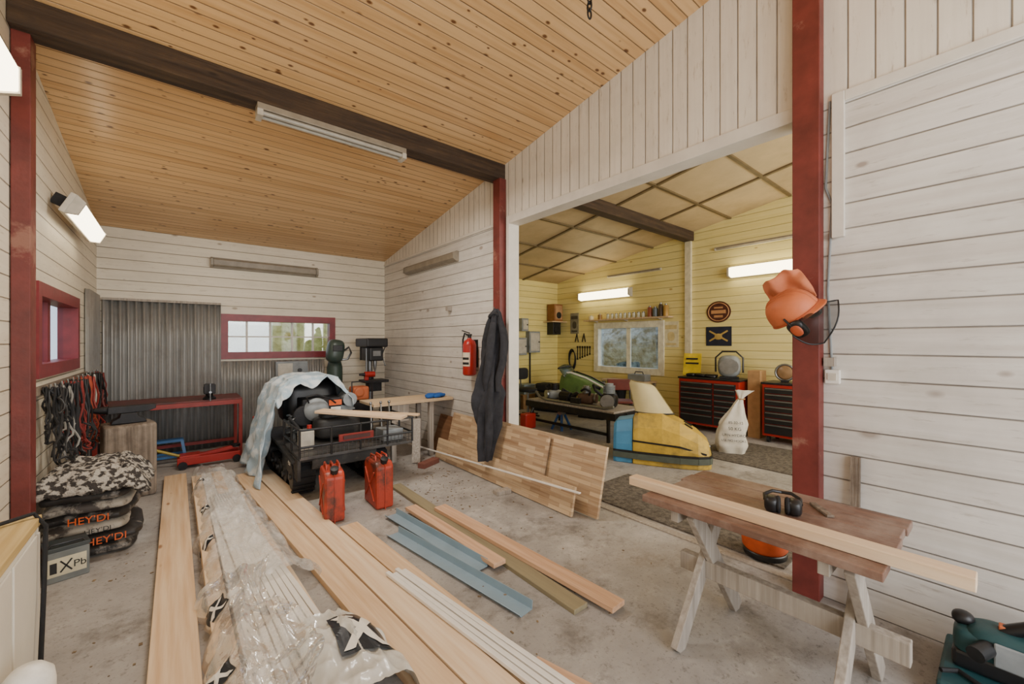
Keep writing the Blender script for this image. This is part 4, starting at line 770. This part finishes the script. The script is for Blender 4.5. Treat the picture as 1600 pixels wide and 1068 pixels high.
for k in range(6):
    y=6.22+.075*k; h=.16+.025*k; one('spanner',MB().bar((XF-.005,y,1.38),(XF-.005,y,1.38-h),.022,.01,(1,0,0)).cyl((XF-.014,y,1.38),(XF,y,1.38),.026,n=10).cyl((XF-.014,y,1.38-h),(XF,y,1.38-h),.022,n=10),mDark,'steel spanner in the row hung on the yellow wall left of the window','spanner','spanners hung in a row on the yellow wall')
m=MB()
for k in range(4): m.tube([(XF-.012-.01*k,6.75+.1*sin(a*PI/9),1.05+.22*cos(a*PI/9)+.02*k) for a in range(18)],.01,6,True)
one('cable_coil',m,mBlackR,'black cable coil hanging on the yellow wall left of the window','cable',sm=True)
m=MB()
for k in range(4): m.tube([(6.75+(.2+.012*(k%2))*cos(a*PI/12),6.9+(.2+.012*(k%2))*sin(a*PI/12),.02+.028*k) for a in range(24)],.015,6,True)
one('garden_hose',m,M('hose_yellow','#b8a23a',.5),'coiled yellow hose on the floor in the side room corner','hose',sm=True)
for loc,s_,c,l in (((6.2,7.05,0),(.45,.34,.32),'#a27d52','brown carton on the floor under the grey fuse boxes'),((6.2,7.06,.321),(.34,.28,.22),'#7d8a8c','grey crate on top of the brown carton'),((5.75,7.05,0),(.3,.3,.5),'#4a5240','green metal drum box left of the brown carton')):
    t=T('storage_box',l,'box',loc); O('box_body',MB().box(-s_[0]/2,s_[0]/2,-s_[1]/2,s_[1]/2,0,s_[2]-.03),M('box_'+c[1:],c,.7),t,bev=.006,ab=False); O('lid',MB().box(-s_[0]/2-.008,s_[0]/2+.008,-s_[1]/2-.008,s_[1]/2+.008,s_[2]-.03,s_[2]),M('lid_'+c[1:],c,.6),t,bev=.004,ab=False)
# trolley bench
t=T('work_trolley','low dark steel trolley bench with plank top in the yellow room','trolley',(5.3,4.65,0))
O('plank_top',MB().box(4.97,5.68,3.7,4.6,.44,.47).box(4.97,5.68,4.62,5.6,.44,.47),mOldWL,t,bev=.004)
O('frame',MB().box(4.95,4.99,3.66,5.64,.34,.44).box(5.66,5.7,3.66,5.64,.34,.44).box(4.99,5.66,3.66,3.7,.34,.44).box(4.99,5.66,5.6,5.64,.34,.44).box(4.95,4.99,3.8,5.5,.1,.14),mDark,t,bev=.003)
for x in (4.95,5.66):
    for y in (3.78,5.46): O('leg',MB().box(x,x+.04,y,y+.04,0,.34),mDark,t)
O('runner',MB().tube([(4.97,3.75,.36),(5.0,3.6,.38),(5.05,3.52,.46)],.02,8),mDark,t,sm=True)
def engine(label,loc,rz,s=1.,m1=None,m2=None):
    t=T('small_engine',label,'engine',loc,rz)
    O('crankcase',MB().sup((0,0,.12*s),(.4*s,.28*s,.24*s),.6,.6),m1 or mDark,t,sm=True,ab=False); m=MB()
    for k in range(7): m.cyl((.0,.0,(.22+.022*k)*s),(0,0,(.23+.022*k)*s),.1*s,n=18)
    O('cylinder_fins',m.cyl((0,0,.2*s),(0,0,.4*s),.07*s),m2 or mGrey,t,ab=False); O('exhaust',MB().tube([(.12*s,0,.15*s),(.25*s,-.05*s,.2*s),(.35*s,-.05*s,.15*s),(.42*s,-.02*s,.1*s)],[.03*s,.05*s,.05*s,.02*s],12),mDark,t,sm=True,ab=False); O('flywheel',MB().cyl((-.24*s,0,.13*s),(-.2*s,0,.13*s),.11*s),mSteel,t,sm=True,ab=False)
    O('intake_hose',MB().tube([(-.1*s,.1*s,.2*s),(-.16*s,.2*s,.3*s),(-.05*s,.25*s,.36*s),(.06*s,.16*s,.3*s)],.025*s,8),mBlackR,t,sm=True,ab=False)
engine('dark small engine with grey fins at the near end of the trolley bench',(5.25,4.0,.471),30,.95)
engine('rusty brown small engine in the middle of the trolley bench',(5.3,4.5,.471),110,.75,M('rusty_iron','#5d4534',.7),mSteel)
engine('small grey engine at the far end of the trolley bench',(5.3,5.25,.471),-20,.7,mGrey,mDark)
t=T('gearbox','black machine part with pipes lying between the trolley engines','machine part',(5.28,4.9,.471)); O('block',MB().box(-.13,.13,-.1,.1,0,.12).cyl((-.05,-.12,.1),(-.05,.12,.1),.07),mDark,t,bev=.015,ab=False); O('pipe',MB().tube([(-.1,.08,.1),(0,.12,.2),(.12,.08,.12)],.02,8),mBlackR,t,sm=True,ab=False)
t=T('steel_ski','long dark snowmobile ski lying along the trolley bench edge','ski',(5.03,4.5,.472)); O('blade',MB().tube([(0,-.75,.06),(0,-.6,.02),(0,0,.02),(0,.7,.02),(0,.85,.05),(0,.95,.14)],.022,8),mSteel,t,sm=True,ab=False); O('bracket',MB().box(-.02,.02,-.1,.1,.03,.12),mDark,t,ab=False)
t=T('oil_bottle','small orange oil bottle on the trolley bench','bottle',(5.5,4.28,.471)); O('bottle_body',MB().box(-.05,.05,-.035,.035,0,.17),mOR,t,bev=.015,ab=False); O('cap',MB().cyl((.02,0,.17),(.02,0,.21),.02),mBlack,t,sm=True,ab=False)
t=T('hand_lamp','yellow cased hand lamp on the far part of the trolley bench','hand lamp',(5.52,5.0,.471)); O('lamp_body',MB().cyl((-.1,0,.05),(.1,0,.05),.045),M('lamp_yellow','#c8a92c',.4),t,sm=True,ab=False); O('lens',MB().cyl((-.13,0,.05),(-.1,0,.05),.05),mSteel,t,sm=True,ab=False)
t=T('axle_stand','blue axle stand on the floor under the low trolley bench','stand',(5.12,4.9,0)); m=MB()
for x in (-.12,.12):
    for y in (-.12,.12): m.bar((x,y,0),(x*.3,y*.3,.26),.03,.03,(0,1,0))
O('legs',m,M('stand_blue','#2d568e',.4),t,ab=False); O('saddle',MB().box(-.05,.05,-.05,.05,.25,.3),mSteel,t,ab=False)
# bench under the far window
t=T('wall_bench','narrow wooden bench with shelf against the yellow wall under the window','bench',(7.22,5.2,0))
O('top_board',MB().box(7.0,XF-.005,4.5,5.55,.68,.72),mWorkT,t,bev=.003); O('shelf_board',MB().box(7.02,XF-.02,4.52,5.53,.25,.28),mOldWL,t)
for x in (7.02,7.39):
    for y in (4.52,5.48): O('leg',MB().box(x,x+.05,y,y+.05,0,.68),mOldWL,t)
t=T('tool_box','grey steel tool box on the bench under the far window','tool box',(7.2,4.75,.721)); O('box_body',MB().box(-.1,.1,-.2,.2,0,.13),mGrey,t,bev=.008,ab=False); O('handle',MB().tube([(0,-.1,.13),(0,-.08,.18),(0,.08,.18),(0,.1,.13)],.01,8),mBlack,t,sm=True,ab=False)
t=T('bucket','dark bucket on the shelf of the bench under the far window','bucket',(7.2,5.2,.281)); O('bucket_body',MB().lathe([(.1,0),(.13,.26),(.12,.26),(.09,.02)],n=20),mBlackR,t,sm=True,ab=False); O('handle',MB().tube([(.0,.13*cos(a*PI/10),.26+.05*sin(a*PI/10)) for a in range(11)],.005,6),mSteel,t,sm=True,ab=False)
# green snowmobile
t=T('snowmobile','green vintage snowmobile parked by the yellow wall left of the window','snowmobile',(6.45,5.95,0),-75)
O('body',MB().box(-.7,.8,-.28,.28,.12,.42),mBlack,t,bev=.05,ab=False)
hull([(-.1,.4,.44,.26),(.1,.38,.48,.32),(.45,.34,.42,.34),(.8,.3,.3,.31),(.98,.28,.17,.24),(1.04,.3,.08,.18)],t,mGreen,'hood',.03)
for yy in (-.12,.12): O('hood_stripe',MB().tube([(.0,yy,.855),(.12,yy,.86),(.45,yy,.765),(.8,yy,.605),(.97,yy,.46)],.022,6),mPaper if yy<0 else mBlack,t,sm=True,ab=False)
O('windshield',MB().grid(lambda u,v:Vector((.05-.15*v,-.3+.6*u,.82+.2*v-.2*(u-.5)**2)),10,4),M('smoky_screen','#4a5240',.2),t,sm=True,ab=False,sol=.006)
O('seat',MB().box(-.75,.0,-.18,.18,.42,.6),mBlackR,t,bev=.04,ab=False); O('handlebar',MB().tube([(-.1,-.3,.95),(-.02,-.1,.98),(-.02,.1,.98),(-.1,.3,.95)],.018,8),mBlack,t,sm=True,ab=False)
for s in (-1,1): O('ski',MB().tube([(.4,s*.36,.03),(.9,s*.36,.03),(1.1,s*.36,.08),(1.18,s*.36,.16)],.03,8),mDark,t,sm=True,ab=False)
O('track',MB().box(-.8,.3,-.2,.2,0,.14),mBlackR,t,bev=.05,ab=False)
t=T('metal_chair','chair with red brown seat and black frame before the window','chair',(6.1,4.42,0),-50)
mSeat=M('red_brown_vinyl','#6d2f26',.45)
O('seat',MB().box(-.21,.21,-.2,.2,.43,.47),mSeat,t,bev=.015,ab=False); O('backrest',MB().box(-.2,.2,.2,.23,.62,.82),mSeat,t,bev=.012,ab=False)
for s in (-1,1): O('leg',MB().cyl((s*.2,-.18,0),(s*.19,-.18,.43),.013,n=8),mBlack,t,sm=True,ab=False); O('leg',MB().tube([(s*.21,.24,0),(s*.2,.2,.45),(s*.19,.235,.82)],.013,8),mBlack,t,sm=True,ab=False)
t=T('work_stool','black swivel work stool at the left of the yellow room','stool',(5.5,6.2,0))
O('seat',MB().lathe([(.17,.5),(.19,.52),(.19,.56),(.15,.58)],n=20),mBlackR,t,sm=True,ab=False); O('backrest',MB().sup((0,.2,.85),(.36,.06,.24),.5,.5),mBlackR,t,sm=True,ab=False); O('back_bar',MB().tube([(0,.1,.5),(0,.22,.55),(0,.23,.8)],.014,8),mBlack,t,sm=True,ab=False); O('column',MB().cyl((0,0,.05),(0,0,.5),.025),mSteel,t,sm=True,ab=False)
for k in range(5): O('foot',MB().bar((0,0,.06),(.26*cos(k*1.2566),.26*sin(k*1.2566),.03),.04,.03),mBlack,t,ab=False)
t=T('petrol_can','small red petrol can on the floor beside the trolley bench','can',(4.75,5.35,0)); O('can_body',MB().box(-.12,.12,-.08,.08,0,.26),mToolR,t,bev=.02,ab=False); O('spout',MB().cyl((.07,0,.26),(.13,0,.34),.02),mBlack,t,sm=True,ab=False)
t=T('spoked_wheel','small dark wheel leaning on the yellow wall behind the green snowmobile','wheel',(7.33,6.72,.25),0); O('tyre',MB().tube([(0,.2*cos(a*PI/12),.2*sin(a*PI/12)) for a in range(24)],.05,10,True),mBlackR,t,sm=True,ab=False); O('rim',MB().cyl((-.03,0,0),(.03,0,0),.13,n=24),mSteel,t,sm=True,ab=False)
# yellow and blue snowmobile front (local -Y faces the camera)
t=T('snowmobile_cowl','worn yellow and blue snowmobile front with pale screen inside the opening','snowmobile cowl',(4.82,2.70,0),-60)
PT=[(-1,0),(-1,.45),(-.9,.74),(-.62,1),(.62,1),(.9,.74),(1,.45),(1,0)]
ys=[(-.46,0,.56,.27),(-.40,0,.60,.28),(-.12,0,.61,.30),(.08,0,.53,.31),(.28,0,.41,.29),(.40,0,.30,.23),(.43,0,.18,.17)]
hull(ys,t,mYel,'hood',.01,PT,False)
hull([(-.70,0,.46,.23),(-.66,0,.5,.25),(-.465,0,.54,.262)],t,mBlueG,'side_panel',.01,PT,False)
mBand=M('grey_green_band','#4b534a',.5)
m=MB(); outl=[(-.70,-.24)]+[(x,-w-.008) for x,_,h,w in ys]+[(ys[-1][0]+.012,0)]+[(x,w+.008) for x,_,h,w in reversed(ys)]
for a,b in zip(outl[:-1],outl[1:]): m.bar((*a,.1),(*b,.1),.022,.07)
O('lower_trim',m,mBand,t,ab=False)
m=MB()
for a,b in zip(outl[:-1],outl[1:]): m.bar((*a,.15),(*b,.15),.018,.02)
O('black_trim',m,mBlack,t,ab=False)
O('hood_line',MB().bar((-.46,-.275,.285),(.08,-.314,.26),.012,.02).bar((.08,-.314,.26),(.37,-.25,.18),.012,.02),mBlack,t,ab=False)
for y in (-.1,.08): O('air_vent',MB().ob((.18,y,.473),(.1,.05,.02),(0,32,0)),mBlack,t,ab=False)
O('headlight',MB().box(.37,.425,-.09,.09,.19,.26),mSteel,t,bev=.012,ab=False)
def scr(u,v):
    x0,x1=-.44+.0*v,.02-.15*v; kk=1 if v<.86 else 1-((v-.86)/.14)**2*.22; xm=(x0+x1)/2
    return Vector((xm+(u-.5)*(x1-x0)*kk-.1*v,-.10+.12*v+.09*(2*u-1)**2,.59+.41*v-.05*v*u))
O('screen',MB().grid(scr,28,24),mBeige,t,sm=True,ab=False,sol=.005)
O('screen_rim',MB().tube([scr(i/16,0)+Vector((0,-.004,.01)) for i in range(17)],.01,6),mBlack,t,sm=True,ab=False)
O('screen_edge',MB().tube([scr(0,i/10) for i in range(11)]+[scr(i/12,1) for i in range(1,12)]+[scr(1,1-i/10) for i in range(11)],.006,6),M('screen_edge_tan','#9a8a5e',.5),t,sm=True,ab=False)
# sack
t=T('white_sack','white woven 50 kg sack standing on the mat before the tool chest','sack',(5.8,2.40,.013),-62)
def sk(u,v):
    th=2*PI*u; w=.19*(1-.25*v) if v<.45 else .19*(.888-(v-.45)*1.75); w=max(w,.03)
    if v>.88: w=.03+.08*(v-.88)/.12
    d=max(.028,.115*(1-v**1.5*.9))
    if v<.12: w*=.85+.15*v/.12; d*=.7+.3*v/.12
    n=1+.2*noise.noise(Vector((cos(th)*2,sin(th)*2,v*5)))+.1*sin(th*7+v*6)*v
    c,s=cos(th),sin(th); return Vector((w*math.copysign(abs(c)**.8,c)*n+.16*v**2.5,d*math.copysign(abs(s)**.7,s)*n,.82*v+.02*n*v))
O('cloth_body',MB().grid(sk,48,48),M('white_woven','#d6d0c3',.8,0,.08,12,.3),t,sm=True,ab=False)
O('tie',MB().tube([(.12+.04*cos(a*PI/8),.036*sin(a*PI/8),.725) for a in range(16)],.008,6,True),mCard,t,sm=True,ab=False)
for s_,z,sz in (('85-32-15',.42,.048),('50 KG',.34,.058),('URN HYDRO',.255,.048),('USE NO HOOKS',.185,.04)): text(s_,sz,mBlkText,t,(.01+.16*(z/.82)**2.5,-.148+.04*z,z),(84,0,0))
one('ceiling_sensor',MB().sup((6.2,1.6,ceil(1.6)-.05),(.1,.1,.1),.8,.8),mBlack,'small black sensor on the side room ceiling','sensor',sm=True)
# ---------------------------------------------------------------- outside
ST('ground',MB().box(-25,30,-25,30,-.3,-.14),leafm('grass_ground','#6f7a45','#9a9a62'))
def bush(c,sz,m,label):
    one('hedge',MB().sup(c,sz,.7,.7,40,24,.3,1.2),m,label,'hedge',sm=True)
bush((4,14,.9),(11,3,2.6),leafm('leaf_yellow','#8f8a3c','#c9c07a'),'yellowing hedge seen through the red framed back window')
bush((-6.5,9,.8),(2,14,2.6),leafm('leaf_dry','#7c5a48','#c8bfae'),'dry hedge seen through the red framed left window')
bush((16,9,1.),(3,14,2.6),leafm('leaf_reflection_tone','#3c474c','#c3c9c6'),'hedge coloured grey blue like pane reflections, seen through the yellow room window')  # pale bluish leaf colour stands in for reflections in the panes
# ---------------------------------------------------------------- light
w=bpy.data.worlds.new('World'); S.world=w; w.use_nodes=True; bg=w.node_tree.nodes['Background']; bg.inputs[0].default_value=(.85,.92,1,1); bg.inputs[1].default_value=1.6
def area(name,loc,rot,sx,sy,e,c):
    l=bpy.data.lights.new(name,'AREA'); l.shape='RECTANGLE'; l.size=sx; l.size_y=sy; l.energy=e; l.color=c
    o=bpy.data.objects.new(name,l); C.objects.link(o); o.location=loc; o.rotation_euler=[R(a) for a in rot]; return o
area('door_fill',(1.1,-2.1,1.6),(90,0,0),3.0,2.6,132,(.97,.98,1))  # unseen lamp added in the front opening as daylight fill
area('ceiling_fill',(1.1,-.8,2.4),(150,0,0),3.0,1.5,29,(1,.97,.93))  # added soft fill turned up at the ceiling, no fixture there
area('side_room_fill',(5.2,-1.6,2.2),(84,0,0),3.5,2.4,215,(1,.97,.9))  # added fill for the side room, hidden behind the right wall
area('workshop_fill',(1.1,3.82,3.22),(0,0,0),1.2,.15,62,(1,.94,.85))  # added fill below the beam; the twin tube lamp above is unlit
cam=bpy.data.cameras.new('Camera'); co=bpy.data.objects.new('Camera',cam); C.objects.link(co); co.location=(0,0,H); co.rotation_euler=(R(90),0,-TH)
cam.sensor_width=36; cam.lens=36*FL/1600; cam.clip_start=.05; S.camera=co
